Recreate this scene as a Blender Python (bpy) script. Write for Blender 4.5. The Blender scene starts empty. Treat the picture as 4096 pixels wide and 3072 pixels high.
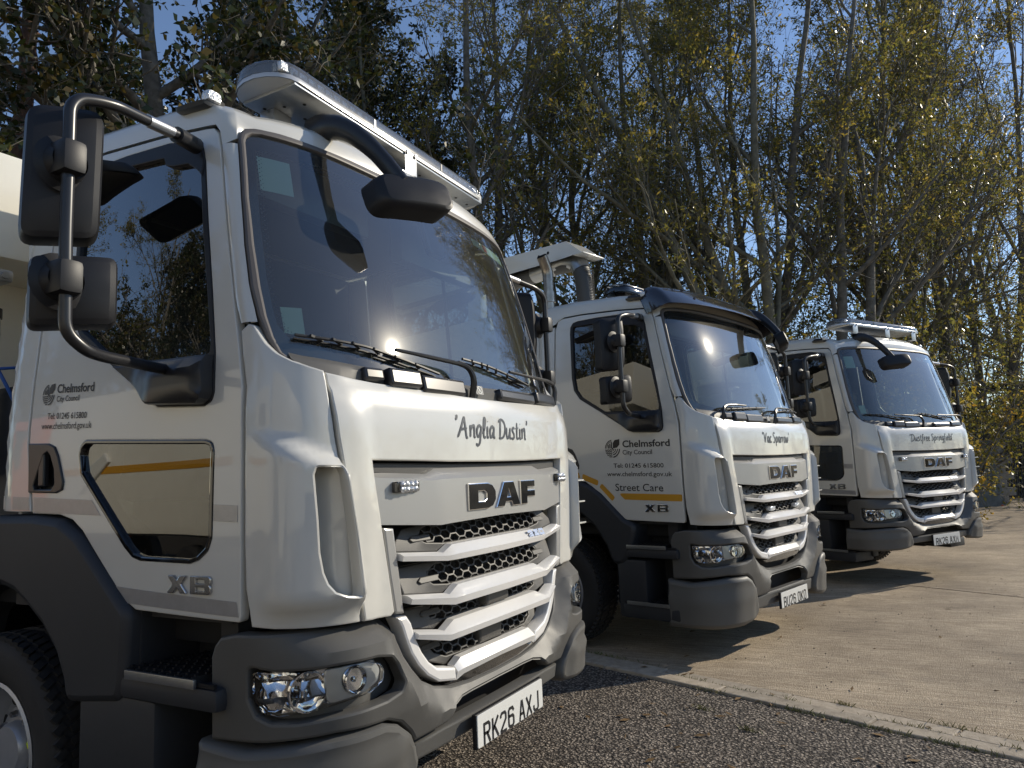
import bpy, bmesh, math, random
import numpy as np
from mathutils import Vector, Matrix, geometry
R_ = math.radians
scn = bpy.context.scene
col = scn.collection

# ------------------------------------------------------------------ camera
cam_d = bpy.data.cameras.new('camera'); cam = bpy.data.objects.new('camera', cam_d); col.objects.link(cam)
_r = Vector((0.87112156, 0.48917458, -0.04307489)); _u = Vector((0.09724565, -0.08586278, 0.99154973)); _f = Vector((-0.48134240, 0.86794920, 0.12236702))
cam.matrix_world = Matrix(((_r.x, _u.x, -_f.x, 1.53501), (_r.y, _u.y, -_f.y, -2.59618), (_r.z, _u.z, -_f.z, 1.41315), (0, 0, 0, 1)))
cam_d.sensor_width = 36; cam_d.lens = 25.359; cam_d.clip_start = .05; cam_d.clip_end = 3000
scn.camera = cam
# ------------------------------------------------------------------ light
SUN_AZ, SUN_EL = 49.0, 26.5          # azimuth counted from +x towards +y
sd = Vector((math.cos(R_(SUN_EL)) * math.cos(R_(SUN_AZ)), math.cos(R_(SUN_EL)) * math.sin(R_(SUN_AZ)), math.sin(R_(SUN_EL))))
sun_d = bpy.data.lights.new('sun', 'SUN'); sun_d.energy = 3.8; sun_d.angle = R_(.53); sun_d.color = (1, .90, .73)
sun = bpy.data.objects.new('sun', sun_d); col.objects.link(sun); sun.location = (10, 12, 30)
sun.rotation_euler = sd.to_track_quat('Z', 'Y').to_euler()
w = bpy.data.worlds.new('World'); scn.world = w; w.use_nodes = True
nt = w.node_tree; bg = nt.nodes['Background']
sky = nt.nodes.new('ShaderNodeTexSky'); sky.sky_type = 'NISHITA'; sky.sun_disc = False
sky.sun_elevation = R_(SUN_EL); sky.sun_rotation = R_(90 - SUN_AZ); sky.air_density = 1.0; sky.dust_density = .05; sky.ozone_density = 3.0
tint = nt.nodes.new('ShaderNodeMix'); tint.data_type = 'RGBA'; tint.blend_type = 'MULTIPLY'; tint.inputs['Factor'].default_value = 1; tint.inputs['B'].default_value = (1.03, .97, .98, 1)
nt.links.new(sky.outputs[0], tint.inputs['A']); nt.links.new(tint.outputs['Result'], bg.inputs[0]); bg.inputs[1].default_value = .13
scn.view_settings.view_transform = 'Standard'; scn.view_settings.look = 'None'
scn.view_settings.exposure = 0.25; scn.view_settings.gamma = 1.0; scn.view_settings.use_curve_mapping = False
scn.cycles.max_bounces = 7; scn.cycles.transparent_max_bounces = 12; scn.cycles.caustics_reflective = False
scn.cycles.caustics_refractive = False; scn.cycles.use_denoising = True; scn.cycles.sample_clamp_indirect = 6

# ------------------------------------------------------------------ materials
MATS = {}
def mat(name, c, rough=.5, metal=0., coat=0., spec=.5, var=0., vscale=6., bump=0., bscale=60., c2=None, crough=.04, rvar=0.):
    m = bpy.data.materials.new(name); m.use_nodes = True; n = m.node_tree; b = n.nodes['Principled BSDF']
    b.inputs['Base Color'].default_value = (*c, 1); b.inputs['Roughness'].default_value = rough; b.inputs['Metallic'].default_value = metal
    b.inputs['Coat Weight'].default_value = coat; b.inputs['Coat Roughness'].default_value = crough; b.inputs['Specular IOR Level'].default_value = spec
    if var or bump or rvar:
        tc = n.nodes.new('ShaderNodeTexCoord')
    if var or rvar:
        no = n.nodes.new('ShaderNodeTexNoise'); no.inputs['Scale'].default_value = vscale; no.inputs['Detail'].default_value = 6; no.inputs['Roughness'].default_value = .65
        n.links.new(tc.outputs['Object'], no.inputs['Vector'])
        if var:
            mx = n.nodes.new('ShaderNodeMix'); mx.data_type = 'RGBA'
            mx.inputs['A'].default_value = (*c, 1); cc = c2 or tuple(max(0, x * (1 - var)) for x in c); mx.inputs['B'].default_value = (*cc, 1)
            mr = n.nodes.new('ShaderNodeMapRange'); mr.inputs['From Min'].default_value = .35; mr.inputs['From Max'].default_value = .7
            n.links.new(no.outputs['Fac'], mr.inputs['Value']); n.links.new(mr.outputs[0], mx.inputs['Factor']); n.links.new(mx.outputs['Result'], b.inputs['Base Color'])
        if rvar:
            mr = n.nodes.new('ShaderNodeMapRange'); mr.inputs['From Min'].default_value = .3; mr.inputs['From Max'].default_value = .7
            mr.inputs['To Min'].default_value = rough - rvar; mr.inputs['To Max'].default_value = rough + rvar
            n.links.new(no.outputs['Fac'], mr.inputs['Value']); n.links.new(mr.outputs[0], b.inputs['Roughness'])
    if bump:
        n2 = n.nodes.new('ShaderNodeTexNoise'); n2.inputs['Scale'].default_value = bscale; n2.inputs['Detail'].default_value = 4
        n.links.new(tc.outputs['Object'], n2.inputs['Vector']); bp = n.nodes.new('ShaderNodeBump'); bp.inputs['Strength'].default_value = bump; bp.inputs['Distance'].default_value = .01
        n.links.new(n2.outputs['Fac'], bp.inputs['Height']); n.links.new(bp.outputs[0], b.inputs['Normal'])
    MATS[name] = m; return m
def glass(name, tint, refl=1.0, rough=.01, dust_haze=0.):
    """thin pane: tinted see-through, mirror by Fresnel, sun glow and veil put in as dust"""
    m = bpy.data.materials.new(name); m.use_nodes = True; n = m.node_tree; n.nodes.remove(n.nodes['Principled BSDF'])
    out = n.nodes['Material Output']; tr = n.nodes.new('ShaderNodeBsdfTransparent'); tr.inputs[0].default_value = (*tint, 1)
    gl = n.nodes.new('ShaderNodeBsdfGlossy'); gl.inputs['Roughness'].default_value = rough; gl.inputs[0].default_value = (1, 1, 1, 1)
    fr = n.nodes.new('ShaderNodeFresnel'); fr.inputs[0].default_value = 1.52
    mu = n.nodes.new('ShaderNodeMath'); mu.operation = 'MULTIPLY'; mu.use_clamp = True; mu.inputs[1].default_value = refl
    mx = n.nodes.new('ShaderNodeMixShader'); n.links.new(fr.outputs[0], mu.inputs[0]); n.links.new(mu.outputs[0], mx.inputs[0])
    last = tr
    if dust_haze:  # pale dusty layer stands in for sun glow and bright veil on the pane
        di = n.nodes.new('ShaderNodeBsdfDiffuse'); di.inputs[0].default_value = (.8, .79, .75, 1)
        d2 = n.nodes.new('ShaderNodeBsdfGlossy'); d2.inputs['Roughness'].default_value = .22; d2.inputs[0].default_value = (.8, .79, .75, 1); dm = n.nodes.new('ShaderNodeMixShader'); dm.inputs[0].default_value = .12; n.links.new(di.outputs[0], dm.inputs[1]); n.links.new(d2.outputs[0], dm.inputs[2]); di = dm
        m2 = n.nodes.new('ShaderNodeMixShader'); n.links.new(tr.outputs[0], m2.inputs[1]); n.links.new(di.outputs[0], m2.inputs[2])
        tc = n.nodes.new('ShaderNodeTexCoord'); no = n.nodes.new('ShaderNodeTexNoise'); no.inputs['Scale'].default_value = 3; no.inputs['Detail'].default_value = 8
        n.links.new(tc.outputs['Object'], no.inputs['Vector']); mr = n.nodes.new('ShaderNodeMapRange'); mr.inputs['To Min'].default_value = dust_haze * .5; mr.inputs['To Max'].default_value = dust_haze * 1.5
        n.links.new(no.outputs['Fac'], mr.inputs['Value']); n.links.new(mr.outputs[0], m2.inputs[0]); last = m2
    n.links.new(last.outputs[0], mx.inputs[1]); n.links.new(gl.outputs[0], mx.inputs[2]); n.links.new(mx.outputs[0], out.inputs[0])
    MATS[name] = m; return m
mat('orange_dark', (.30, .05, .01), .5)
mat('white_paint', (.60, .59, .545), .32, coat=1., crough=.03, rvar=.05, vscale=3)
mat('cream_paint', (.78, .75, .65), .4, coat=.4, var=.06)
mat('silver_panel', (.42, .415, .40), .34, metal=.45, bump=.02, bscale=300)
mat('silver_bar', (.82, .81, .79), .30, metal=.15, coat=.3)
mat('grey_trim', (.055, .052, .048), .5, bump=.12, bscale=500)
mat('bumper_grey', (.085, .083, .078), .5, bump=.06, bscale=400, var=.12, vscale=4)
mat('bumper_light', (.10, .098, .092), .5, bump=.06, bscale=400, var=.1, vscale=4)
mat('arch_grey', (.022, .024, .029), .55, bump=.06, bscale=400, var=.15, vscale=5)
mat('black_plastic', (.013, .013, .015), .46, spec=.35, bump=.04, bscale=500)
mat('black_gloss', (.006, .006, .007), .06, coat=1.)
mat('black_satin', (.02, .02, .022), .30)
mat('dark_void', (.008, .008, .009), .8)
mat('rubber', (.022, .021, .021), .75, bump=.1, bscale=80, var=.3)
mat('seal_rubber', (.10, .09, .085), .5)
mat('chrome', (.85, .85, .86), .08, metal=1.)
mat('chrome_dark', (.52, .53, .55), .18, metal=1.)
mat('steel', (.55, .55, .56), .32, metal=1., bump=.03, bscale=200)
mat('galv', (.42, .43, .44), .34, metal=.9, var=.15, vscale=25)
mat('wheel_silver', (.42, .43, .46), .38, metal=.5, var=.2, vscale=8)
mat('lamp_grey', (.55, .55, .54), .25, metal=.4)
mat('tape', (.40, .40, .41), .28, metal=.5, bump=.10, bscale=260, var=.12, vscale=30)
mat('amber_tape', (.55, .27, .015), .35, bump=.2, bscale=220)
mat('decal_black', (.012, .012, .014), .4)
mat('decal_grey', (.05, .055, .065), .4)
mat('plate_white', (.70, .70, .67), .35)
mat('plate_black', (.015, .015, .017), .4)
mat('interior', (.035, .035, .038), .75)
mat('interior_light', (.20, .20, .19), .7)
mat('seat_cloth', (.05, .052, .06), .9)
mat('dash_top', (.16, .15, .135), .7)
mat('paper_green', (.55, .74, .64), .6)
mat('paper_white', (.72, .74, .70), .6)
mat('red_print', (.5, .03, .03), .5)
mat('lamp_clear', (.78, .79, .80), .16, metal=.6, bump=.8, bscale=110)
mat('orange_paint', (.62, .12, .015), .3, coat=1.)
mat('cone_orange', (.55, .07, .02), .5)
mat('hi_vis', (.62, .75, .03), .5)
mat('brown_rust', (.25, .17, .11), .4, metal=.7, var=.5, vscale=20)
mat('exhaust', (.42, .37, .32), .3, metal=1., var=.4, vscale=14)
mat('hose', (.05, .05, .05), .5, bump=.3, bscale=60)
mat('blue_line', (.03, .12, .45), .4)
mat('visor_smoke', (.022, .022, .03), .10, coat=1.)
glass('windscreen_glass', (.72, .80, .76), 1.9, .028, dust_haze=.035)
glass('door_glass', (.26, .29, .27), 2.2, .006, dust_haze=.008)
glass('lens_clear', (.93, .94, .94), 1.0, .02)
glass('bar_lens', (.86, .88, .90), 1.2, .05, dust_haze=.12)

# ------------------------------------------------------------------ mesh helpers
class M:
    """a small mesh under construction: vertices, faces, material"""
    def __init__(s, m, ang=32): s.v = []; s.f = []; s.m = m; s.ang = ang; s.smooth = True
    def add(s, v, f):
        o = len(s.v); s.v += [tuple(map(float, p)) for p in v]; s.f += [tuple(i + o for i in q) for q in f]; return s
    def join(s, *os):
        for o in os: s.add(o.v, o.f)
        return s
    def tf(s, fn): s.v = [tuple(fn(*p)) for p in s.v]; return s
    def mir(s):
        o = M(s.m, s.ang); o.v = [(x, -y, z) for x, y, z in s.v]; o.f = [tuple(reversed(q)) for q in s.f]; return o
    def copy(s):
        o = M(s.m, s.ang); o.v = list(s.v); o.f = list(s.f); return o
    def mesh(s, name):
        me = bpy.data.meshes.new(name); me.from_pydata(s.v, [], s.f); me.materials.append(MATS[s.m])
        if s.smooth:
            me.polygons.foreach_set('use_smooth', [True] * len(me.polygons))
            me.set_sharp_from_angle(angle=R_(s.ang))
        me.update(); return me
def area2(p): return sum(p[i - 1][0] * p[i][1] - p[i][0] * p[i - 1][1] for i in range(len(p))) / 2
def ccw(p): return list(p) if area2(p) > 0 else list(reversed(p))
def fillet(p, r, n=4, only=None):
    out = []; N = len(p)
    for i in range(N):
        a, b, c = Vector(p[i - 1][:2]), Vector(p[i][:2]), Vector(p[(i + 1) % N][:2])
        rr = r[i] if isinstance(r, (list, tuple)) else r
        if rr <= 0 or (only is not None and i not in only): out.append(tuple(b)); continue
        u, v = (a - b), (c - b); lu, lv = u.length, v.length
        if lu < 1e-6 or lv < 1e-6: continue
        u /= lu; v /= lv; an = u.angle(v)
        if an > 3.05: out.append(tuple(b)); continue
        d = min(rr / math.tan(an / 2), lu * .48, lv * .48)
        p0, p1 = b + u * d, b + v * d
        for k in range(n + 1):
            t = k / n; q = p0 * (1 - t) ** 2 + b * 2 * t * (1 - t) + p1 * t * t; out.append((q.x, q.y))
    return out
def resamp(p, L):
    out = []; N = len(p)
    for i in range(N):
        a, b = p[i], p[(i + 1) % N]; d = math.hypot(b[0] - a[0], b[1] - a[1]); n = max(1, int(math.ceil(d / L)))
        for k in range(n): out.append((a[0] + (b[0] - a[0]) * k / n, a[1] + (b[1] - a[1]) * k / n))
    return out
def inset(p, d):
    """move a ccw ring inwards (cw ring outwards) by d"""
    out = []; N = len(p)
    for i in range(N):
        a, b, c = p[i - 1], p[i], p[(i + 1) % N]
        e1 = (b[0] - a[0], b[1] - a[1]); e2 = (c[0] - b[0], c[1] - b[1])
        l1 = math.hypot(*e1) or 1e-9; l2 = math.hypot(*e2) or 1e-9
        n1 = (-e1[1] / l1, e1[0] / l1); n2 = (-e2[1] / l2, e2[0] / l2)
        m = (n1[0] + n2[0], n1[1] + n2[1]); q = m[0] * m[0] + m[1] * m[1]
        k = min(2 / max(q, .35), 2.2)
        out.append((b[0] + m[0] * k * d, b[1] + m[1] * k * d))
    return out
def pip(P, x, y):
    P = np.asarray(P); x1, y1 = P[:, 0], P[:, 1]; x2, y2 = np.roll(x1, -1), np.roll(y1, -1)
    x = np.asarray(x)[..., None]; y = np.asarray(y)[..., None]
    c = ((y1 > y) != (y2 > y)) & (x < (x2 - x1) * (y - y1) / np.where(y2 == y1, 1e-12, y2 - y1) + x1)
    return c.sum(-1) % 2 == 1
def segdist(P, x, y):
    P = np.asarray(P, float); A = P; B = np.roll(P, -1, 0); d = B - A; L = (d ** 2).sum(1) + 1e-12
    q = np.stack([x, y], -1)[:, None, :]; t = np.clip(((q - A) * d).sum(-1) / L, 0, 1)
    return np.sqrt((((A + t[..., None] * d) - q) ** 2).sum(-1)).min(1)
def fill(outer, holes, res, lines=()):
    """triangulated sheet (2-D points, triangles)"""
    rings = [outer] + holes; pts = []; edges = []
    for r in rings:
        o = len(pts); pts += r; edges += [(o + i, o + (i + 1) % len(r)) for i in range(len(r))]
    LP = []
    for ln in lines:
        ln = np.array([q for i in range(len(ln) - 1) for q in [tuple(np.array(ln[i]) * (1 - t) + np.array(ln[i + 1]) * t) for t in np.linspace(0, 1, max(2, int(math.hypot(ln[i + 1][0] - ln[i][0], ln[i + 1][1] - ln[i][1]) / res) + 1), endpoint=False)]] + [ln[-1]])
        k = pip(outer, ln[:, 0], ln[:, 1]) & (segdist(outer, ln[:, 0], ln[:, 1]) > .004)
        for h in holes: k &= ~pip(h, ln[:, 0], ln[:, 1]) & (segdist(h, ln[:, 0], ln[:, 1]) > .004)
        idx = []
        for j in range(len(ln)):
            if k[j]:
                pts.append(tuple(ln[j])); idx.append(len(pts) - 1); LP.append(tuple(ln[j]))
                if j and k[j - 1]: edges.append((idx[-2], idx[-1]))
    a = np.asarray(outer); x0, y0 = a.min(0); x1, y1 = a.max(0)
    if res < max(x1 - x0, y1 - y0):
        gx, gy = np.meshgrid(np.arange(x0 + res * .5, x1, res), np.arange(y0 + res * .5, y1, res)); gx[1::2] += res * .5
        gx, gy = gx.ravel(), gy.ravel(); k = pip(outer, gx, gy)
        for h in holes: k &= ~pip(h, gx, gy)
        gx, gy = gx[k], gy[k]
        if len(gx):
            k = np.ones(len(gx), bool)
            for r in rings: k &= segdist(r, gx, gy) > res * .45
            if LP: k &= np.sqrt(((np.stack([gx, gy], -1)[:, None] - np.array(LP)[None]) ** 2).sum(-1)).min(1) > res * .5
            pts += list(zip(gx[k].tolist(), gy[k].tolist()))
    vs, _, fs, *_ = geometry.delaunay_2d_cdt([Vector(q[:2]) for q in pts], edges, [], 0, 1e-7)
    P = np.array([(q.x, q.y) for q in vs]); F = np.array([f for f in fs if len(f) == 3])
    c = P[F].mean(1); k = pip(outer, c[:, 0], c[:, 1])
    for h in holes: k &= ~pip(h, c[:, 0], c[:, 1])
    return P, F[k]
def panel(m, f, outer, holes=(), off=0., th=.02, bev=.004, res=.06, back=False, ang=32, fo=None, lines=()):
    """sheet over surface f(s, z, off) with rolled edges of thickness th; fo(s, z) adds relief"""
    o = M(m, ang); outer = resamp(ccw(outer), res); holes = [list(reversed(resamp(ccw(h), res))) for h in holes]
    rings = [outer] + holes; ins = [inset(r, bev) for r in rings]
    P, F = fill(ins[0], ins[1:], res, lines)
    g = (lambda s, z: off + fo(s, z)) if fo else (lambda s, z: off + 0 * s)
    A = f(P[:, 0], P[:, 1], g(P[:, 0], P[:, 1])); A2 = f(P[:, 0], P[:, 1], g(P[:, 0], P[:, 1]) + 1e-3)
    n = np.cross(A[F[:, 1]] - A[F[:, 0]], A[F[:, 2]] - A[F[:, 0]]); flip = (n * (A2 - A)[F[:, 0]]).sum() < 0
    fl = (lambda L: [tuple(reversed(q)) for q in L]) if flip else (lambda L: [tuple(q) for q in L])
    o.add(A, fl(F.tolist()))
    if back: B = f(P[:, 0], P[:, 1], g(P[:, 0], P[:, 1]) - th); o.add(B, [tuple(reversed(q)) for q in fl(F.tolist())])
    for r, i in zip(rings, ins):
        r = np.array(r); i = np.array(i); N = len(r)
        V = [f(i[:, 0], i[:, 1], g(i[:, 0], i[:, 1])), f(r[:, 0] * .7 + i[:, 0] * .3, r[:, 1] * .7 + i[:, 1] * .3, g(i[:, 0], i[:, 1]) - bev * .3),
             f(r[:, 0], r[:, 1], g(r[:, 0], r[:, 1]) - bev), f(r[:, 0], r[:, 1], g(r[:, 0], r[:, 1]) - max(th, bev * 1.2))]
        q = []
        for k in range(3):
            for j in range(N): q.append((k * N + j, (k + 1) * N + j, (k + 1) * N + (j + 1) % N, k * N + (j + 1) % N))
        o.add(np.concatenate(V), fl(q))
    return o
def flat(O, U, V, W=None):
    """plane mapping for panel(): u along U, v along V, off along W"""
    O, U, V = map(Vector, (O, U, V)); U.normalize(); V.normalize(); W = Vector(W).normalized() if W else U.cross(V).normalized()
    O, U, V, W = map(np.array, (O, U, V, W))
    return lambda u, v, o=0.: O + np.multiply.outer(np.asarray(u), U) + np.multiply.outer(np.asarray(v), V) + np.multiply.outer(np.asarray(o) + 0 * np.asarray(u), W)
def box(m, a, b, bev=0.006, o=None):
    """box between corners a and b with chamfered edges"""
    o = o or M(m); a = np.minimum(a, b), np.maximum(a, b); lo, hi = a; c = (lo + hi) / 2; h = (hi - lo) / 2; bev = min(bev, h.min() * .9)
    bm = bmesh.new(); bmesh.ops.create_cube(bm, size=2)
    for v in bm.verts: v.co = Vector((v.co.x * h[0], v.co.y * h[1], v.co.z * h[2]))
    if bev > 0: bmesh.ops.bevel(bm, geom=bm.edges[:], offset=bev, segments=2, profile=.6, affect='EDGES')
    bm.verts.index_update(); o.add([(v.co.x + c[0], v.co.y + c[1], v.co.z + c[2]) for v in bm.verts], [[v.index for v in f.verts] for f in bm.faces]); bm.free(); return o
def rot_about(o, i0, ctr, eul):
    Rm = Matrix.Rotation(eul[2], 3, 'Z') @ Matrix.Rotation(eul[1], 3, 'Y') @ Matrix.Rotation(eul[0], 3, 'X'); c = Vector(ctr)
    for k in range(i0, len(o.v)): o.v[k] = tuple(Rm @ (Vector(o.v[k]) - c) + c)
    return o
def smooth_path(P, r, n=5):
    P = [Vector(p) for p in P]; out = [P[0]]
    for i in range(1, len(P) - 1):
        a, b, c = P[i - 1], P[i], P[i + 1]; u = (a - b); v = (c - b); d = min(r, u.length * .48, v.length * .48); u.normalize(); v.normalize()
        for k in range(n + 1):
            t = k / n; out.append((b + u * d) * (1 - t) ** 2 + b * 2 * t * (1 - t) + (b + v * d) * t * t)
    out.append(P[-1]); return out
def tube(m, P, r, seg=10, o=None, caps=True, flatten=None):
    o = o or M(m, 40); P = [Vector(p) for p in P]; N = len(P); rr = r if isinstance(r, (list, tuple)) else [r] * N
    t = (P[1] - P[0]).normalized(); a = t.orthogonal().normalized(); V = []
    for i in range(N):
        t2 = ((P[min(i + 1, N - 1)] - P[max(i - 1, 0)])).normalized(); q = t.rotation_difference(t2); a = (q @ a); a = (a - t2 * a.dot(t2)).normalized(); t = t2; b = t.cross(a)
        for k in range(seg):
            an = 2 * math.pi * k / seg; V.append(P[i] + (a * math.cos(an) + b * math.sin(an)) * rr[i])
    F = [(i * seg + k, i * seg + (k + 1) % seg, (i + 1) * seg + (k + 1) % seg, (i + 1) * seg + k) for i in range(N - 1) for k in range(seg)]
    if caps: F += [tuple(reversed(range(seg))), tuple(range((N - 1) * seg, N * seg))]
    return o.add(V, F)
def lathe(m, prof, O, axis='y', seg=32, o=None, sgn=1, ang=35, a0=0, a1=2 * math.pi):
    """prof: (radius, along-axis) pairs turned about an axis through O"""
    o = o or M(m, ang); V = []; n = len(prof); full = abs(a1 - a0 - 2 * math.pi) < 1e-6; K = seg if full else seg + 1
    for k in range(K):
        a = a0 + (a1 - a0) * k / seg; c, s = math.cos(a), math.sin(a)
        for r, h in prof:
            h *= sgn
            p = {'y': (r * c, h, r * s), 'x': (h, r * c, r * s), 'z': (r * c, r * s, h)}[axis]; V.append((O[0] + p[0], O[1] + p[1], O[2] + p[2]))
    F = []
    for k in range(seg):
        k2 = (k + 1) % K
        for i in range(n - 1): F.append((k * n + i, k * n + i + 1, k2 * n + i + 1, k2 * n + i))
    return o.add(V, F)
def bar(o, a, b, w, h, up=(0, 0, 1)):
    """straight rectangular bar from a to b"""
    a, b = Vector(a), Vector(b); d = (b - a).normalized(); s = d.cross(Vector(up)); s = (s if s.length > 1e-6 else d.orthogonal()).normalized(); u = s.cross(d)
    V = [p + s * (w / 2 * i) + u * (h / 2 * j) for p in (a, b) for i, j in ((-1, -1), (1, -1), (1, 1), (-1, 1))]
    return o.add(V, [(0, 1, 2, 3)[::-1], (4, 5, 6, 7), (0, 1, 5, 4), (1, 2, 6, 5), (2, 3, 7, 6), (3, 0, 4, 7)])
def strip(m, rows, ang=25, closed=False, o=None):
    """loft between rows of equal length"""
    o = o or M(m, ang); n = len(rows[0]); V = [p for r in rows for p in r]
    F = [(i * n + k, i * n + k + 1, (i + 1) * n + k + 1, (i + 1) * n + k) for i in range(len(rows) - 1) for k in range(n - 1)]
    return o.add(V, F)
# ------------------------------------------------------------------ objects
def tag(o, label=None, cat=None, group=None, kind=None):
    for k, v in (('label', label), ('category', cat), ('group', group), ('kind', kind)):
        if v: o[k] = v
    return o
def obj(name, data, parent=None):
    o = bpy.data.objects.new(name, data); col.objects.link(o)
    if parent is not None: o.parent = parent
    return o
def empty(name, loc=(0, 0, 0), rz=0.):
    o = bpy.data.objects.new(name, None); col.objects.link(o); o.location = loc; o.rotation_euler = (0, 0, rz); o.empty_display_size = .3; return o
def P(name, mesh, *kids, label=None): return (name, mesh, kids, label)
_cache = {}
def build(spec, parent):
    name, m, kids, label = spec
    if id(m) not in _cache: _cache[id(m)] = (m.mesh(name), m)
    o = obj(name, _cache[id(m)][0], parent)
    if label: o['label'] = label
    for k in kids: build(k, o)
    return o
# ------------------------------------------------------------------ lettering
def text(s, size, m='decal_black', f=None, th=0., bold=0., sx=1., align='LEFT', off=.0018, space=1.):
    """text mesh laid on a surface: f(u, v, off)"""
    cu = bpy.data.curves.new('tmp', 'FONT'); cu.body = s; cu.size = size; cu.align_x = align; cu.offset = bold; cu.resolution_u = 3; cu.space_character = space
    ob = bpy.data.objects.new('tmp', cu); col.objects.link(ob); dg = bpy.context.evaluated_depsgraph_get(); me = ob.evaluated_get(dg).to_mesh()
    v = [(q.co.x * sx, q.co.y) for q in me.vertices]; F = [tuple(p.vertices) for p in me.polygons]; ob.evaluated_get(dg).to_mesh_clear()
    bpy.data.objects.remove(ob); bpy.data.curves.remove(cu); o = M(m); o.smooth = False
    if v: a = np.array(v); o.add(f(a[:, 0], a[:, 1], off + 0 * a[:, 0]), F)
    return o
def stroke(pts, w, out, taper=True):
    """2-D brush stroke polygon strip appended to out = (verts, faces)"""
    p = np.array(pts, float)
    if len(p) > 2:                                   # smooth by Catmull-Rom
        q = np.vstack([2 * p[0] - p[1], p, 2 * p[-1] - p[-2]]); r = []
        for i in range(1, len(q) - 2):
            for t in np.linspace(0, 1, 6)[:-1]:
                a, b, c, d = q[i - 1:i + 3]; r.append(.5 * ((2 * b) + (c - a) * t + (2 * a - 5 * b + 4 * c - d) * t * t + (3 * b - a - 3 * c + d) * t ** 3))
        r.append(p[-1]); p = np.array(r)
    t = np.gradient(p, axis=0); t /= np.linalg.norm(t, axis=1)[:, None] + 1e-9; n = np.stack([-t[:, 1], t[:, 0]], 1)
    k = np.linspace(0, 1, len(p)); ww = w * (np.clip(np.minimum(k, 1 - k) * 9 + .45, 0, 1) if taper else 1 + 0 * k)
    o = len(out[0]); out[0].extend((p + n * ww[:, None] / 2).tolist()); out[0].extend((p - n * ww[:, None] / 2).tolist()); N = len(p)
    out[1].extend([(o + i, o + i + 1, o + N + i + 1, o + N + i) for i in range(N - 1)])
G = {  # brush script: width, strokes in a unit x-height 1, ascender 1.6
'A': (1.35, [[(.0, -.05), (.35, .7), (.72, 1.62)], [(.72, 1.62), (.85, .9), (1.05, .0), (1.2, -.02)], [(.25, .55), (.6, .62), (1.05, .68)]]),
'n': (.85, [[(.12, .98), (.16, .5), (.16, 0)], [(.17, .55), (.4, .9), (.6, .92), (.64, .5), (.68, .04), (.82, .03)]]),
'g': (.82, [[(.62, .85), (.38, .98), (.12, .6), (.2, .12), (.42, .1), (.62, .55)], [(.68, .95), (.62, .2), (.55, -.4), (.3, -.65), (.05, -.5)]]),
'l': (.5, [[(.05, .3), (.3, .8), (.42, 1.45), (.28, 1.62), (.18, 1.1), (.2, .2), (.34, 0), (.48, .1)]]),
'i': (.42, [[(.18, .95), (.18, .3), (.24, .02), (.38, .05)], [(.2, 1.3), (.24, 1.36)]]),
'a': (.88, [[(.64, .8), (.4, .97), (.12, .6), (.2, .08), (.42, .1), (.64, .6)], [(.68, .95), (.66, .3), (.72, .02), (.86, .05)]]),
'D': (1.15, [[(.3, 1.5), (.26, .8), (.24, .05)], [(.0, 1.35), (.35, 1.6), (.85, 1.4), (1.05, .8), (.8, .15), (.3, -.02), (.1, .08)]]),
'u': (.9, [[(.1, .95), (.1, .35), (.25, .02), (.45, .15), (.62, .6)], [(.66, .95), (.64, .3), (.7, .02), (.86, .05)]]),
's': (.66, [[(.5, .85), (.3, .97), (.12, .75), (.4, .4), (.42, .12), (.2, -.02), (.02, .1)]]),
't': (.56, [[(.26, 1.45), (.22, .7), (.24, .1), (.42, .02), (.54, .12)], [(.0, .92), (.5, .98)]]),
'V': (1.1, [[(.02, 1.5), (.18, 1.5), (.36, .7), (.45, .0)], [(.45, .0), (.7, .8), (1.05, 1.6)]]),
'c': (.66, [[(.54, .8), (.34, .97), (.1, .55), (.2, .06), (.42, .03), (.6, .2)]]),
'S': (.9, [[(.75, 1.4), (.45, 1.62), (.15, 1.3), (.45, .85), (.68, .45), (.4, .0), (.05, .12)]]),
'p': (.88, [[(.16, .98), (.14, .2), (.12, -.62)], [(.17, .6), (.42, .95), (.68, .7), (.6, .2), (.32, .02), (.16, .18)]]),
'r': (.62, [[(.12, .98), (.16, .5), (.16, 0)], [(.17, .5), (.34, .88), (.54, .86)]]),
'o': (.78, [[(.4, .97), (.12, .6), (.24, .04), (.5, .06), (.64, .5), (.5, .92), (.36, .97)]]),
'w': (1.15, [[(.08, .95), (.14, .2), (.3, .02), (.5, .5)], [(.52, .9), (.54, .2), (.7, .02), (.92, .5), (.98, .98)]]),
'f': (.62, [[(.6, 1.4), (.42, 1.6), (.28, 1.2), (.24, .3), (.16, -.5), (.02, -.6)], [(.04, .85), (.52, .92)]]),
'e': (.68, [[(.14, .48), (.42, .56), (.5, .82), (.32, .97), (.12, .6), (.2, .06), (.42, .02), (.62, .2)]]),
'd': (.9, [[(.62, .8), (.38, .97), (.12, .6), (.2, .06), (.42, .1), (.64, .6)], [(.72, 1.6), (.66, .5), (.72, .03), (.86, .05)]]),
"'": (.36, [[(.22, 1.72), (.22, 1.5), (.1, 1.3)]]), ' ': (.45, [])}
def script(s, h, m, f, w=.2, slant=.12, gap=.02, stretch=1.):
    out = ([], []); x = 0
    for ch in s:
        wd, st = G[ch]
        for q in st: stroke([((x + a + slant * b) * h * stretch, b * h) for a, b in q], w * h, out)
        x += wd + gap
    a = np.array(out[0]); a[:, 0] -= x * h * stretch / 2; o = M(m); o.smooth = False
    o.add(f(a[:, 0], a[:, 1], .002 + 0 * a[:, 0]), out[1]); return o
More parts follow.
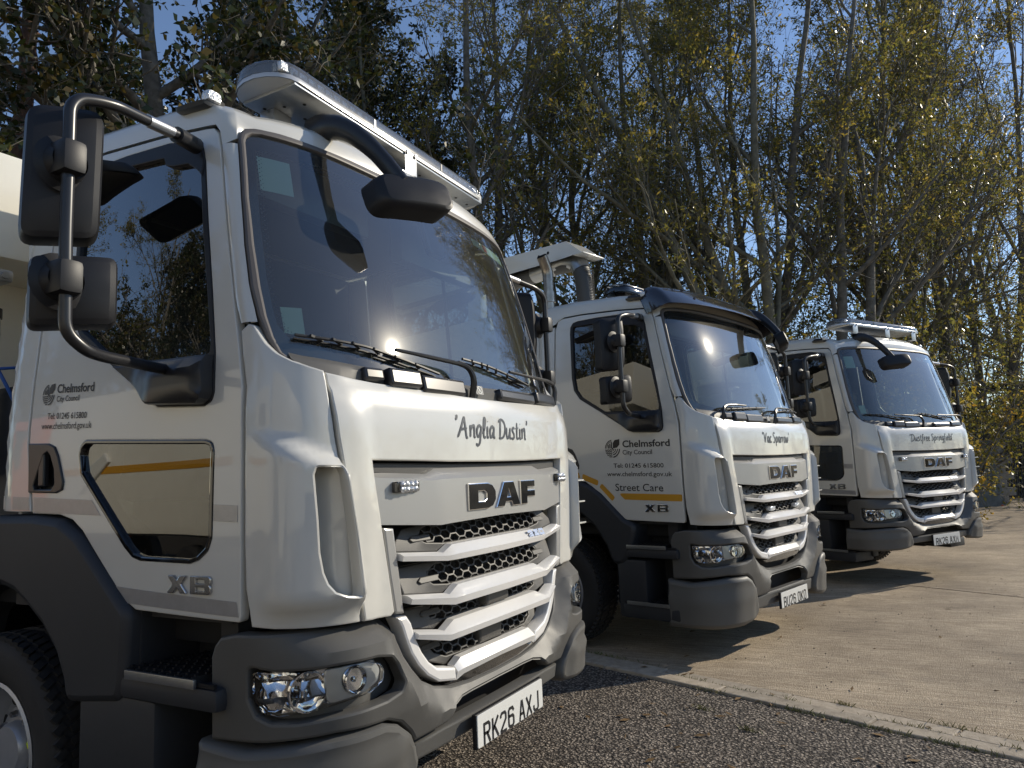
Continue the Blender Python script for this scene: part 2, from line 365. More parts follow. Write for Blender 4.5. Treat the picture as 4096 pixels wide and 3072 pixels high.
PG = {  # plate characters on a 5 x 8 box, lines of constant width
'R': [[(0, 0), (0, 8), (4, 8), (5, 7), (5, 5), (4, 4), (0, 4)], [(2.6, 4), (5, 0)]], 'K': [[(0, 0), (0, 8)], [(5, 8), (.3, 3.4)], [(1.6, 4.7), (5, 0)]],
'2': [[(0, 6.6), (0, 7), (1, 8), (4, 8), (5, 7), (5, 5), (0, .6), (0, 0), (5, 0)]], '6': [[(5, 6.8), (4, 8), (1, 8), (0, 7), (0, 1), (1, 0), (4, 0), (5, 1), (5, 3.6), (4, 4.6), (0, 4.6)]],
'A': [[(0, 0), (2.1, 8), (2.9, 8), (5, 0)], [(.9, 2.4), (4.1, 2.4)]], 'X': [[(0, 0), (5, 8)], [(0, 8), (5, 0)]], 'J': [[(5, 8), (5, 1), (4, 0), (1, 0), (0, 1), (0, 2.2)]],
'B': [[(0, 0), (0, 8), (4, 8), (5, 7), (5, 5.2), (4, 4.2), (0, 4.2)], [(4, 4.2), (5, 3.2), (5, 1), (4, 0), (0, 0)]], 'U': [[(0, 8), (0, 1), (1, 0), (4, 0), (5, 1), (5, 8)]],
'O': [[(1, 0), (4, 0), (5, 1), (5, 7), (4, 8), (1, 8), (0, 7), (0, 1), (1, 0)]], 'M': [[(0, 0), (0, 8), (2.5, 3), (5, 8), (5, 0)]],
'3': [[(0, 8), (5, 8), (5, 0), (0, 0)], [(1, 4.2), (5, 4.2)]], '0': [[(0, 0), (5, 0), (5, 8), (0, 8), (0, 0)]], ' ': []}
def poly_text(s, h, wd, sw, m, f, gap, spw, th=.0015):
    """straight-line lettering with mitred corners"""
    o = M(m); o.smooth = False; x = 0; tot = sum((spw if c == ' ' else wd + gap) for c in s) - gap
    for c in s:
        if c == ' ': x += spw; continue
        for st in PG[c]:
            p = np.array([((x + a / 5 * (wd - sw) + sw / 2 - tot / 2), b / 8 * (h - sw) + sw / 2) for a, b in st])
            closed = np.allclose(p[0], p[-1]); d = np.diff(p, axis=0); d /= np.linalg.norm(d, axis=1)[:, None]; n = np.stack([-d[:, 1], d[:, 0]], 1); N = len(p); mm = np.zeros((N, 2))
            for i in range(N):
                a_, b_ = (n[i - 1] if i else (n[-1] if closed else n[0])), (n[i] if i < N - 1 else (n[0] if closed else n[-1])); q = a_ + b_; mm[i] = q / max(q @ q / 2, .6)
            p = p.copy()
            if not closed: p[0] -= d[0] * sw * .35; p[-1] += d[-1] * sw * .35
            V = np.vstack([p + mm * sw / 2, p - mm * sw / 2]); o.add(f(V[:, 0], V[:, 1], th + 0 * V[:, 0]), [(i, i + 1, N + i + 1, N + i) for i in range(N - 1)])
        x += wd + gap
    return o

def fit_text(s, s0, s1, z0, z1, size, bold=0.):
    """one line of lettering on the cab side from s0 to s1 along a baseline from z0 to z1"""
    ident = lambda u, w_, o: np.stack([u, w_, o], -1)
    a = np.array(text(s, size, f=ident, bold=bold).v); x0, x1 = a[:, 0].min(), a[:, 0].max(); k = (s0 - s1) / (x1 - x0)
    f = lambda u, w_, o=0.: LO(s0 - (u - x0) * k, w_ + z0 + (z1 - z0) * (u - x0) / (x1 - x0), o)
    return text(s, size, f=f, bold=bold)
# ------------------------------------------------------------------ the ground
def ground_mat(name, kind):
    m = bpy.data.materials.new(name); m.use_nodes = True; n = m.node_tree; b = n.nodes['Principled BSDF']; L = n.links.new
    tc = n.nodes.new('ShaderNodeTexCoord'); pos = tc.outputs['Object']
    def noise(sc, det=5, ro=.6, v=None):
        q = n.nodes.new('ShaderNodeTexNoise'); q.inputs['Scale'].default_value = sc; q.inputs['Detail'].default_value = det; q.inputs['Roughness'].default_value = ro; L(v or pos, q.inputs['Vector']); return q.outputs['Fac']
    def ramp(v, *st):
        r = n.nodes.new('ShaderNodeValToRGB'); e = r.color_ramp.elements
        while len(e) < len(st): e.new(.5)
        for x, (p_, c) in zip(e, st): x.position = p_; x.color = (*c, 1)
        L(v, r.inputs[0]); return r.outputs[0]
    def mix(a, b_, f, mode='MIX'):
        q = n.nodes.new('ShaderNodeMix'); q.data_type = 'RGBA'; q.blend_type = mode
        for k, x in (('A', a), ('B', b_), ('Factor', f)):
            if isinstance(x, (int, float)): q.inputs[k].default_value = x
            elif isinstance(x, tuple): q.inputs[k].default_value = (*x, 1)
            else: L(x, q.inputs[k])
        return q.outputs['Result']
    def vor(sc, v=None, f='F1'):
        q = n.nodes.new('ShaderNodeTexVoronoi'); q.inputs['Scale'].default_value = sc; q.feature = f; L(v or pos, q.inputs['Vector']); return q
    def math_(op, a, b_=0.):
        q = n.nodes.new('ShaderNodeMath'); q.operation = op
        for i, x in enumerate((a, b_)):
            if isinstance(x, (int, float)): q.inputs[i].default_value = x
            else: L(x, q.inputs[i])
        return q.outputs[0]
    if kind == 'asphalt':
        v = vor(62); v2 = vor(150)
        stone = ramp(v.outputs['Color'], (.0, (.10, .088, .072)), (.5, (.27, .235, .195)), (1, (.58, .51, .43)))
        gap = ramp(v.outputs['Distance'], (.30, (1, 1, 1)), (.58, (.14, .12, .11)))
        c = mix(stone, gap, 1., 'MULTIPLY'); c = mix(c, mix((.75, .72, .7), (1.15, 1.12, 1.08), noise(1.3)), 1., 'MULTIPLY')
        c = mix(c, (.10, .07, .04), math_('MULTIPLY', math_('GREATER_THAN', noise(9, 8, .7), .66), .6)); L(c, b.inputs['Base Color'])
        h = math_('ADD', math_('SUBTRACT', 1, v.outputs['Distance']), math_('MULTIPLY', v2.outputs['Distance'], -.4)); d = .016; st = 1.0; b.inputs['Roughness'].default_value = .8
    elif kind == 'concrete':
        mp = n.nodes.new('ShaderNodeMapping'); mp.inputs['Rotation'].default_value = (0, 0, R_(-62)); mp.inputs['Scale'].default_value = (1.5, 60, 1); L(pos, mp.inputs['Vector'])
        br = noise(1.6, 4, .7, mp.outputs[0]); v = vor(150)
        big = noise(.45, 6, .62); mid = noise(3.2, 7, .7)
        c = ramp(mid, (.25, (.46, .395, .305)), (.55, (.62, .535, .415)), (.8, (.72, .63, .50)))
        c = mix(c, mix((.52, .50, .48), (1.08, 1.06, 1.02), ramp(big, (.34, (0, 0, 0)), (.6, (1, 1, 1)))), 1., 'MULTIPLY')
        c = mix(c, (.60, .57, .53), ramp(br, (.44, (1, 1, 1)), (.58, (0, 0, 0))), 'MULTIPLY')
        c = mix(c, mix((.55, .5, .45), (1.25, 1.2, 1.15), v.outputs['Color']), .75, 'MULTIPLY')
        oil = math_('MULTIPLY', ramp(noise(1.1, 6, .65), (.60, (0, 0, 0)), (.74, (1, 1, 1))), .5); c = mix(c, (.09, .08, .07), oil); L(c, b.inputs['Base Color'])
        h = math_('ADD', math_('MULTIPLY', br, 1.6), math_('ADD', math_('SUBTRACT', 0, v.outputs['Distance']), mid)); d = .006; st = .9; b.inputs['Roughness'].default_value = .75
    elif kind == 'kerb':
        c = ramp(noise(14, 8, .7), (.3, (.27, .225, .17)), (.55, (.42, .36, .28)), (.8, (.50, .44, .35)))
        oi = n.nodes.new('ShaderNodeObjectInfo'); c = mix(c, mix((.8, .8, .8), (1.12, 1.1, 1.08), oi.outputs['Random']), 1., 'MULTIPLY'); L(c, b.inputs['Base Color'])
        h = noise(90, 6, .7); d = .004; st = .8; b.inputs['Roughness'].default_value = .85
    else:
        c = ramp(noise(5, 9, .75), (.3, (.018, .014, .009)), (.55, (.055, .042, .024)), (.8, (.11, .085, .045))); L(c, b.inputs['Base Color'])
        h = noise(22, 8, .7); d = .06; st = 1.; b.inputs['Roughness'].default_value = .95
    bp = n.nodes.new('ShaderNodeBump'); bp.inputs['Strength'].default_value = st; bp.inputs['Distance'].default_value = d; L(h, bp.inputs['Height']); L(bp.outputs[0], b.inputs['Normal']); MATS[name] = m
for k in ('asphalt', 'concrete', 'kerb', 'soil'): ground_mat(k, k)
KE = np.array((.947, -.321)); KN = np.array((.321, .947)); K0 = np.array((.35, 2.07))   # edging line: origin, along, towards the concrete
def kp(a, b): q = K0 + KE * a + KN * b; return (float(q[0]), float(q[1]))
FL = flat((0, 0, 0), (1, 0, 0), (0, 1, 0))
def sheet(name, poly, m, z, th=.15, bev=.004, parent=None, res=400, label=None, kind='structure'):
    o = panel(m, FL, poly, off=z, th=th, bev=bev, res=res); o.smooth = False; q = obj(name, o.mesh(name), parent)
    if parent is None: q['kind'] = kind
    return q
g = M('soil'); N = 60
# soil with low banks where the trees stand
xs = np.concatenate([[-900, -300, -120], np.linspace(-60, 60, 61), [120, 300, 900]]); rng = np.random.RandomState(3)
V = []
for y in xs:
    for x in xs:
        inside = max(abs(x - 2) - 13, 0) + max(abs(y - 4) - 20, 0)
        V.append((x, y, -.02 + (min(inside, 6) / 6) * .35 * (rng.rand() * .8 + .3) if max(abs(x), abs(y)) < 70 else .1))
n_ = len(xs); g.add(V, [(j * n_ + i, j * n_ + i + 1, (j + 1) * n_ + i + 1, (j + 1) * n_ + i) for j in range(n_ - 1) for i in range(n_ - 1)])
tag(obj('ground', g.mesh('ground')), kind='structure')
sheet('asphalt_apron', [kp(-16, -.004), kp(-16, -14), kp(13, -14), kp(13, -.004)], 'asphalt', 0)
sheet('bounce_apron', [(-40, -22), (24, -22), (24, -4.2), (-40, -4.2)], 'concrete', .006)  # unseen concrete, added to bounce sunlight onto the shaded cab side
yard = empty('concrete_yard'); yard['kind'] = 'structure'
ja = np.array((1.125, 6.70)); jd = np.array((2.294, 6.10)) - ja; jd /= np.linalg.norm(jd)
def jp(a, b): q = ja + jd * a + np.array((-jd[1], jd[0])) * b; return (float(q[0]), float(q[1]))
sheet('slab', [kp(-8.5, .262), kp(13, .262), jp(11.5, -.012), jp(-10, -.012)], 'concrete', .0, bev=.006, parent=yard)
sheet('slab', [jp(-10, .012), jp(11.5, .012), jp(11.5, 7.2), jp(-10, 7.2)], 'concrete', .0, bev=.006, parent=yard)
sheet('slab', [jp(-10, 7.224), jp(11.5, 7.224), jp(13, 15.5), jp(-9, 17.2)], 'concrete', .0, bev=.006, parent=yard)
kerb = empty('kerb_edging', (K0[0], K0[1], 0)); kerb['kind'] = 'structure'; random.seed(4)
a = -9.2
for i in range(24):
    L = .915; gapw = .010
    for b0, b1, nm in ((.0, .122, 'edging_stone'), (.130, .255, 'channel_stone')):
        aa = a + (.37 if b0 > .1 else 0); dz = random.uniform(-.004, .004); tl = random.uniform(-.003, .003)
        q = panel('kerb', flat((0, 0, 0), (*KE, 0), (*KN, 0)), [(aa, b0 + tl), (aa + L - gapw, b0 - tl), (aa + L - gapw, b1 - tl), (aa, b1 + tl)], off=(.014 if b0 < .1 else .004) + dz, th=.1, bev=.009, res=.3)
        so = obj(nm, q.mesh(nm), kerb)
    a += L
# grass and moss in the joints, fallen leaves and grit: nobody could count them
mat('grass_blade', (.10, .13, .03), .6, var=.4, vscale=3, c2=(.20, .17, .05)); mat('dry_leaf', (.22, .13, .045), .7, var=.5, vscale=2, c2=(.10, .055, .02)); mat('grit', (.16, .14, .12), .85, var=.5)
rng = np.random.RandomState(7); gr = M('grass_blade'); gr.smooth = False
cent = [(-.35, .13, .12), (.0, .12, .15), (.35, .13, .1), (.62, .25, .05), (1.02, .125, .22), (1.2, .26, .1), (1.55, .12, .12), (1.75, .26, .25), (1.95, .125, .2), (2.2, .26, .2), (-.1, .0, .1), (.5, -.01, .15), (.9, -.01, .2), (1.3, -.01, .15), (-1.2, .26, .3), (.05, -.32, .05), (.42, -.45, .06)]
for (ca, cb, sp) in cent:
    for k in range(int(40 + 240 * sp)):
        x, y = kp(ca + rng.randn() * sp * .6, cb + rng.randn() * .008); h = rng.uniform(.008, .034); an = rng.rand() * 6.28; le = rng.uniform(.2, 1.1) * h
        dx, dy = math.cos(an), math.sin(an); wv = .0022
        gr.add([(x - dy * wv, y + dx * wv, 0), (x + dy * wv, y - dx * wv, 0), (x + dx * le * .5, y + dy * le * .5, h * .7), (x + dx * le, y + dy * le, h)], [(0, 1, 2), (2, 1, 3)])
tag(obj('grass', gr.mesh('grass')), 'short grass and moss growing in the joints of the kerb', 'grass', kind='stuff')
lf = M('dry_leaf'); lf.smooth = False; gt = M('grit'); gt.smooth = False
for k in range(260):
    x, y = (rng.uniform(-2, 4), rng.uniform(-1.5, 12)) if k > 90 else kp(rng.uniform(-1, 2.5), rng.uniform(-1.2, .3)); an = rng.rand() * 6.28; L = rng.uniform(.012, .04); ww = L * rng.uniform(.15, .5); c, s = math.cos(an), math.sin(an); z = .004 + rng.rand() * .004
    q = [(-L, 0, z), (0, -ww, z + .004), (L, 0, z + rng.rand() * .012), (0, ww, z + rng.rand() * .008)]
    lf.add([(x + c * u - s * v, y + s * u + c * v, zz) for u, v, zz in q], [(0, 1, 2), (0, 2, 3)])
for k in range(900):
    x, y = (rng.uniform(-2.5, 4), rng.uniform(-1.5, 9)); r = rng.uniform(.002, .007)
    gt.add([(x - r, y, .0), (x, y - r, 0), (x + r, y, 0), (x, y + r, 0), (x, y, r * 1.2)], [(0, 1, 4), (1, 2, 4), (2, 3, 4), (3, 0, 4)])
tag(obj('fallen_leaves', lf.mesh('fallen_leaves')), 'small dry brown leaves and twigs scattered on the yard', 'leaves', kind='stuff')
tag(obj('grit', gt.mesh('grit')), 'loose grit scattered over the asphalt and the concrete', 'grit', kind='stuff')
# ------------------------------------------------------------------ truck cab surface (x forward, y to its left, z up)
def _plan():
    q = [(-.085 * y * y, y) for y in np.linspace(0, .79, 40)]; th0 = math.atan(.17 * .79); r = .29
    cx, cy = q[-1][0] - r * math.cos(th0), q[-1][1] - r * math.sin(th0)
    q += [(cx + r * math.cos(t), cy + r * math.sin(t)) for t in np.linspace(th0, R_(86), 40)[1:]]; x1, y1 = q[-1]
    side = lambda d: (x1 - d, y1 + .022 * (1 - math.exp(-d / .3)))
    q += [side(d) for d in np.linspace(.02, 1.30, 64)]; x2, y2 = q[-1]; r2 = .07
    q += [(x2 - r2 * math.sin(t), y2 - r2 + r2 * math.cos(t)) for t in np.linspace(0, math.pi / 2, 10)[1:]]; x3, y3 = q[-1]
    q += [(x3, y3 - d) for d in np.linspace(.02, y3, 30)]
    return np.array(q)
PL = _plan(); SS = np.concatenate([[0], np.cumsum(np.hypot(*np.diff(PL, axis=0).T))]); SMAX = SS[-1]
TN = np.gradient(PL, SS, axis=0); TN /= np.linalg.norm(TN, axis=1)[:, None]; NX, NY = TN[:, 1], -TN[:, 0]
PROF = {'lo': ([.3, .97, 1.3, 1.6, 1.79, 1.95, 2.655, 2.72, 2.80, 2.9], [0, 0, 0, -.005, -.022, -.2, -.395, -.415, -.43, -.475]),
        'up': ([1.5, 1.84, 2.655, 2.72, 2.80, 2.9], [-.08, -.168, -.395, -.415, -.43, -.475]),
        'bu': ([.28, .40, .50, .62, .66, .76, .897, .905, .952, .975, 1.0], [-.03, -.01, .0, .030, .042, .050, .034, .026, -.036, -.052, -.075])}
DZ = [.3, 1.1, 1.65, 1.83, 2.65, 2.78, 2.9]; DY = [-.01, 0, -.002, -.013, -.087, -.105, -.16]
def S_(s, z, off=0., prof='lo'):
    s = np.asarray(s, float); z = np.asarray(z, float) + 0 * s; off = np.asarray(off, float) + 0 * s; a = np.abs(s)
    x, y, nx, ny = (np.interp(a, SS, q) for q in (PL[:, 0], PL[:, 1], NX, NY))
    zs, xs_ = PROF[prof]; dx = np.interp(z, zs, xs_) * (nx > 0); dy = np.interp(z, DZ, DY)
    x = x + nx * nx * dx + off * nx; y = y + np.where(nx < -.01, np.minimum(1, y / 1.0), ny * ny) * dy + off * ny
    return np.stack([x, -np.sign(s + 1e-12) * y, z], -1)
LO = lambda s, z, o=0.: S_(s, z, o, 'lo')
UP = lambda s, z, o=0.: S_(s, z, o, 'up')
BU = lambda s, z, o=0.: S_(s, z, o, 'bu')
def WS(s, z, o=0.):
    """windscreen: bowed in plan, slightly convex in height"""
    s = np.asarray(s, float); z = np.asarray(z, float) + 0 * s; o = np.asarray(o, float) + 0 * s; a = np.abs(s)
    x = -.10 - (.24 * (z - 1.84) + .197 * ((z - 1.96) ** 2 - .0144) / 2) - .06 * a * a - .07 * (a / .94) ** 6
    n = np.stack([1 + 0 * s, -(.12 * s + .4468 * np.sign(s) * (a / .94) ** 5), .24 + .197 * (z - 1.96)], -1); n /= np.linalg.norm(n, axis=-1)[..., None]
    return np.stack([x, -s, z], -1) + n * o[..., None]
def sm(t): t = np.clip(t, 0, 1); return t * t * (3 - 2 * t)
def symm(h): return [(-a, b) for a, b in h] + [(a, b) for a, b in reversed(h) if a > 1e-6]      # half outline from the centre outwards, mirrored
def sym2(h): r = [(a, b) for a, b in h]; return r + [(-a, b) for a, b in reversed(h) if abs(a) > 1e-6]
WARP = None; FIXM = {}
def PT(name, m, *kids, label=None):
    """part of a truck, reshaped by WARP where a truck's cab differs"""
    if WARP is not None: m = m.copy().tf(WARP)
    return (name, m, kids, label)

DOOR = [(2.34, 2.66), (2.34, 1.606), (2.298, 1.338), (2.117, 1.332), (2.035, 1.313), (1.972, 1.274), (1.898, 1.205), (1.768, 1.086), (1.698, 1.032), (1.66, 1.014), (1.176, .997), (1.172, 1.02), (1.172, 1.55), (1.174, 1.722), (1.198, 1.854),
        (1.236, 2.01), (1.305, 2.308), (1.364, 2.591), (1.382, 2.651), (1.41, 2.680), (1.447, 2.688), (1.7, 2.72), (2.065, 2.752), (2.27, 2.757), (2.318, 2.735)]
WIN = [(2.178, 2.60), (2.175, 2.66), (2.15, 2.695), (2.10, 2.704), (1.9, 2.70), (1.647, 2.683), (1.5, 2.65), (1.455, 2.615), (1.435, 2.55), (1.396, 2.328), (1.34, 2.05), (1.303, 1.842), (1.297, 1.715), (1.305, 1.688), (1.338, 1.673), (1.57, 1.689), (1.836, 1.856), (2.07, 2.001), (2.131, 2.082), (2.156, 2.198)]
GLS = [(2.15, 2.60), (2.148, 2.645), (2.11, 2.68), (1.9, 2.678), (1.65, 2.662), (1.515, 2.628), (1.475, 2.59), (1.455, 2.53), (1.415, 2.30), (1.357, 2.03), (1.318, 1.838), (1.52, 1.848), (1.826, 1.872), (2.055, 2.018), (2.108, 2.09), (2.130, 2.2)]
LWIN = [(2.005, 1.545), (1.997, 1.578), (1.965, 1.597), (1.33, 1.561), (1.298, 1.552), (1.291, 1.525), (1.293, 1.443), (1.297, 1.251), (1.313, 1.212), (1.353, 1.183), (1.394, 1.171), (1.635, 1.176), (1.679, 1.187), (1.724, 1.22), (1.989, 1.474)]
LWIN = fillet(LWIN, .03, 3); GLS = fillet(GLS, .03, 2); WIN = fillet(WIN, .02, 2)
SEALO = [(0, 2.703), (.45, 2.700), (.78, 2.690), (.866, 2.681), (.905, 2.668), (.926, 2.645), (.934, 2.62), (.952, 2.50), (.969, 2.385), (.990, 2.20), (.999, 2.05), (.994, 1.95), (.982, 1.88), (.964, 1.83), (.93, 1.79), (.8, 1.765), (.5, 1.75), (0, 1.74)]

def honey(f, hole, off, m='grey_trim', dep=.018, pitch=.0985, row=.0158):
    """lattice of flat hexagons clipped to a field, each wall a small bar"""
    o = M(m, 30); a = np.array(hole); x0, y0 = a.min(0); x1, y1 = a.max(0); W = pitch / 1.5 * .5; H = row; E = set(); pts = {}
    def key(x, y):
        k = (round(x * 2000), round(y * 2000)); pts.setdefault(k, (x, y)); return k
    for j in range(-1, int((y1 - y0) / row) + 3):
        for i in range(-1, int((x1 - x0) / pitch) + 3):
            cx = x0 + i * pitch + (j % 2) * pitch / 2; cy = y0 + j * row - .004
            c = [(cx + W, cy), (cx + W / 2, cy + H), (cx - W / 2, cy + H), (cx - W, cy), (cx - W / 2, cy - H), (cx + W / 2, cy - H)]; k = [key(*q) for q in c]
            for q in range(6): E.add(tuple(sorted((k[q], k[(q + 1) % 6]))))
    for a_, b_ in E:
        p, q = np.array(pts[a_]), np.array(pts[b_])
        if not (pip(hole, (p[0] + q[0]) / 2, (p[1] + q[1]) / 2)): continue
        d = q - p; L = np.hypot(*d); n = np.array((-d[1], d[0])) / L * .0026; d = d / L * .001; p = p - d; q = q + d
        c = np.array([p + n, p - n, q - n, q + n]); V = np.concatenate([f(c[:, 0], c[:, 1], off + 0 * c[:, 0]), f(c[:, 0], c[:, 1], off - dep + 0 * c[:, 0])])
        o.add(V, [(0, 1, 2, 3), (0, 4, 5, 1), (2, 6, 7, 3), (1, 5, 6, 2), (3, 7, 4, 0)])
    return o
def slat(st, offs, m='silver_bar'):
    """bright bar: stations (s, z_top, z_fold, z_bot) for one half, offsets top/fold/bottom per station"""
    full = [(s_, a, b, c, o) for (s_, a, b, c), o in zip(st, offs)]; full = full + [(-s_, a, b, c, o) for s_, a, b, c, o in reversed(full) if s_ > 1e-6]
    rows = [[], [], [], [], []]
    for s_, a, b, c, (oa, ob, oc) in full:
        for r, (z, of) in zip(rows, ((a + .003, oa - .03), (a, oa), (b, ob), (c, oc), (c + .004, oc - .05))): r.append(tuple(LO(s_, z, of)))
    o = strip(m, rows, 20); n = len(full)
    o.f += [(0, n, 2 * n, 3 * n, 4 * n), tuple(reversed([n - 1, 2 * n - 1, 3 * n - 1, 4 * n - 1, 5 * n - 1]))]
    return o
def letter(m, f, outer, holes=(), th=.008, bev=.002, off=None): return panel(m, f, outer, holes, off=th if off is None else off, th=th, bev=bev, res=.5, ang=20)
def emblem(f, r, off=.0018):
    """round council emblem: leaf, arches, waves and ripples in four quarters"""
    o = M('decal_black'); o.smooth = False
    def ring(r0, r1, a0, a1, n=14):
        a = np.radians(np.linspace(a0, a1, n)); u = np.concatenate([r0 * np.cos(a), r1 * np.cos(a)]); v = np.concatenate([r0 * np.sin(a), r1 * np.sin(a)]); o.add(f(u, v, off + 0 * u), [(i, i + 1, n + i + 1, n + i) for i in range(n - 1)])
    def pol(p): p = np.array(p); o.add(f(p[:, 0], p[:, 1], off + 0 * p[:, 0]), [tuple(range(len(p)))])
    g = .05 * r
    for a, b in ((.90, 1.0), (.78, .84)): ring(a * r, b * r, 95, 176)
    for x0, h in ((-.62, .42), (-.40, .52), (-.18, .70)): pol([(x0 * r, g), ((x0 + .15) * r, g), ((x0 + .15) * r, h * r), ((x0 + .07) * r, (h + .1) * r), (x0 * r, h * r)])
    pol([(.06 * r, .06 * r), (.08 * r, .62 * r), (.35 * r, .95 * r), (.98 * r, 1.02 * r), (.95 * r, .42 * r), (.62 * r, .10 * r)])
    for i in range(5):
        z = -.12 * r - i * .19 * r; x1 = -math.sqrt(max(r * r - z * z, 0)); n = 13; xs = np.linspace(x1, -g, n); wv = .035 * r * np.sin(np.arange(n) * 1.5); t = .055 * r
        u = np.concatenate([xs, xs]); v = np.concatenate([z + wv + t, z + wv - t]); o.add(f(u, v, off + 0 * u), [(k, k + 1, n + k + 1, n + k) for k in range(n - 1)])
    for a, b in ((.16, .26), (.38, .48), (.60, .72), (.86, 1.0)): ring(a * r, b * r, -86, -4)
    ring(0, .1 * r, 0, 360); return o
def rounded_head(m, cx, hy, hz, th, y0, z0, r=.04):
    """mirror housing: pillow with a flat glass side facing backwards"""
    f = flat((cx, y0, z0), (0, -1, 0), (0, 0, 1), (1, 0, 0)); out = fillet([(-hy, -hz), (hy, -hz), (hy, hz), (-hy, hz)], r, 5)
    return panel(m, f, out, off=th, th=th * 1.0, bev=.022, res=.05, back=True, ang=50, fo=lambda u, v: -.5 * th * ((u / hy) ** 4 + (v / hz) ** 4) * .6)

def turn(o, x0, y0, a=-27):
    ca, sa = math.cos(R_(a)), math.sin(R_(a)); return o.tf(lambda x, y, z: (x0 + (x - x0) * ca - (y - y0) * sa, y0 + (x - x0) * sa + (y - y0) * ca, z))
T2WIPE = [([(.735, 1.72, .03), (.731, 1.79, .06), (.715, 1.825, .06), (.66, 1.846, .05), (.50, 1.856, .04), (.35, 1.857, .03)], [(.70, 1.820, .012), (.536, 1.826, .018), (.329, 1.838, .018), (.0, 1.853, .012)]), ([(-.07, 1.70, .03), (-.075, 1.78, .06), (-.115, 1.832, .06), (-.20, 1.850, .05), (-.45, 1.856, .04), (-.60, 1.855, .03)], [(-.22, 1.826, .012), (-.40, 1.84, .018), (-.65, 1.848, .018), (-.86, 1.845, .012)])]
def truck_parts(v):
    """v = 0: road sweeper (two alike), v = 1: suction truck"""
    T = []; two = lambda name, m, *k: [PT(name, m, *k), PT(name, m.mir(), *[(a, b.mir() if WARP is None else b.mir(), c, d) for a, b, c, d in k])]
    def mk(name, m, *kids): T.append(PT(name, m, *kids))
    # ---------------------------------------------------------- roof with the windscreen pillars
    zr = lambda s: np.interp(np.abs(s), [0, 1.3, 1.5, 1.7, 2.2, 2.5, 3.6], [2.785, 2.79, 2.80, 2.835, 2.88, 2.885, 2.885])
    Lh, Rh = [], []
    zst = lambda s: float(np.interp(s, [a for a, b in SEALO[:7]], [b for a, b in SEALO[:7]]))
    rfr = lambda s: np.array(WS(s, zst(s))) + np.array((-.055, .0, .118 - .055 * (s / .9) ** 2))
    for s in np.linspace(0, .85, 16): Lh.append(np.array(WS(s, zst(s) + .004, .004))); Rh.append(rfr(s))
    r0 = rfr(.85); r1 = np.array(LO(1.50, zr(1.50))); ctl = np.array((r0[0] - .03, r1[1] + .012, (r0[2] + r1[2]) / 2))
    cor = [np.array(WS(a + .003, b + .003, .004)) for a, b in SEALO[3:7]] + [np.array(LO(1.356, 2.60)), np.array(LO(1.374, 2.658)), np.array(LO(1.402, 2.692)), np.array(LO(1.447, 2.699))]
    for i, q in enumerate(cor): t = (i + 1) / (len(cor) + 1); Lh.append(q); Rh.append(r0 * (1 - t) ** 2 + ctl * 2 * t * (1 - t) + r1 * t * t)
    dz_ = lambda s: float(np.interp(s, [1.447, 1.7, 2.065, 2.27, 2.352, 2.50, 4], [2.699, 2.731, 2.763, 2.768, 2.715, 2.712, 2.712]))
    for s in list(np.linspace(1.55, 2.30, 16)) + [2.345, 2.36] + list(np.linspace(2.42, 2.66, 9)) + list(np.linspace(2.75, SMAX, 10)): Lh.append(np.array(LO(s, dz_(s)))); Rh.append(np.array(LO(s, zr(s))))
    Lh, Rh = np.array(Lh), np.array(Rh); fl2 = np.array((1, -1, 1)); Lf_, Rf_ = np.concatenate([Lh, (Lh * fl2)[::-1]]), np.concatenate([Rh, (Rh * fl2)[::-1]])
    inn_ = Lf_ * np.array((.985, .975, 1)) + np.array((-.012, 0, .004)); rows = [inn_, Lf_]
    for t in (.25, .5, .75, 1.): q = Lf_.copy(); q[:, :2] += (Rf_ - Lf_)[:, :2] * (1 - math.cos(t * math.pi / 2)); q[:, 2] += (Rf_ - Lf_)[:, 2] * math.sin(t * math.pi / 2); rows.append(q)
    C0 = np.array((-.98, 0, 0))
    for k, h in ((.985, .012), (.96, .023), (.91, .032), (.80, .040), (.55, .047), (.25, .050), (.0, .051)): q = Rf_.copy(); q[:, :2] = C0[:2] + (q[:, :2] - C0[:2]) * k; q[:, 2] = (q[:, 2] * k ** .5 + (1 - k ** .5) * 2.86) + h; rows.append(q)
    roof = strip('white_paint', [[tuple(p_) for p_ in r] for r in rows], 50)
    zs_ = np.linspace(1.93, 2.60, 16); sdr = lambda z: float(np.interp(z, [1.93, 2.01, 2.308, 2.591, 2.60], [1.195, 1.228, 1.297, 1.354, 1.356])); sse = lambda z: float(np.interp(z, [b for a, b in SEALO[6:12]][::-1], [a for a, b in SEALO[6:12]][::-1]))
    pil = []
    for z in zs_:
        a_, b_ = np.array(WS(sse(z) + .003, z, .004)), np.array(LO(sdr(z), z)); n_ = np.array((b_[1] - a_[1], -(b_[0] - a_[0]), 0.)); n_ /= np.linalg.norm(n_); n_ *= -1 if n_[1] > 0 else 1
        pil.append([tuple(a_ + np.array((-.03, .0, 0)))] + [tuple(a_ + (b_ - a_) * t + n_ * (.011 * 4 * t * (1 - t))) for t in np.linspace(0, 1, 7)] + [tuple(b_ + np.array((0, .03, 0)))])
    pl0 = strip('white_paint', pil, 50); roof.join(pl0, pl0.mir())
    mk('roof_panel', roof)
    # rear quarters and back wall of the cab
    q = [(2.352, 2.69), (2.352, 1.606), (2.312, 1.345), (2.40, 1.345), (2.53, 1.35), (2.62, 1.35), (2.62, 2.70), (2.50, 2.70)]
    rq = panel('white_paint', LO, q, th=.03, res=.05)
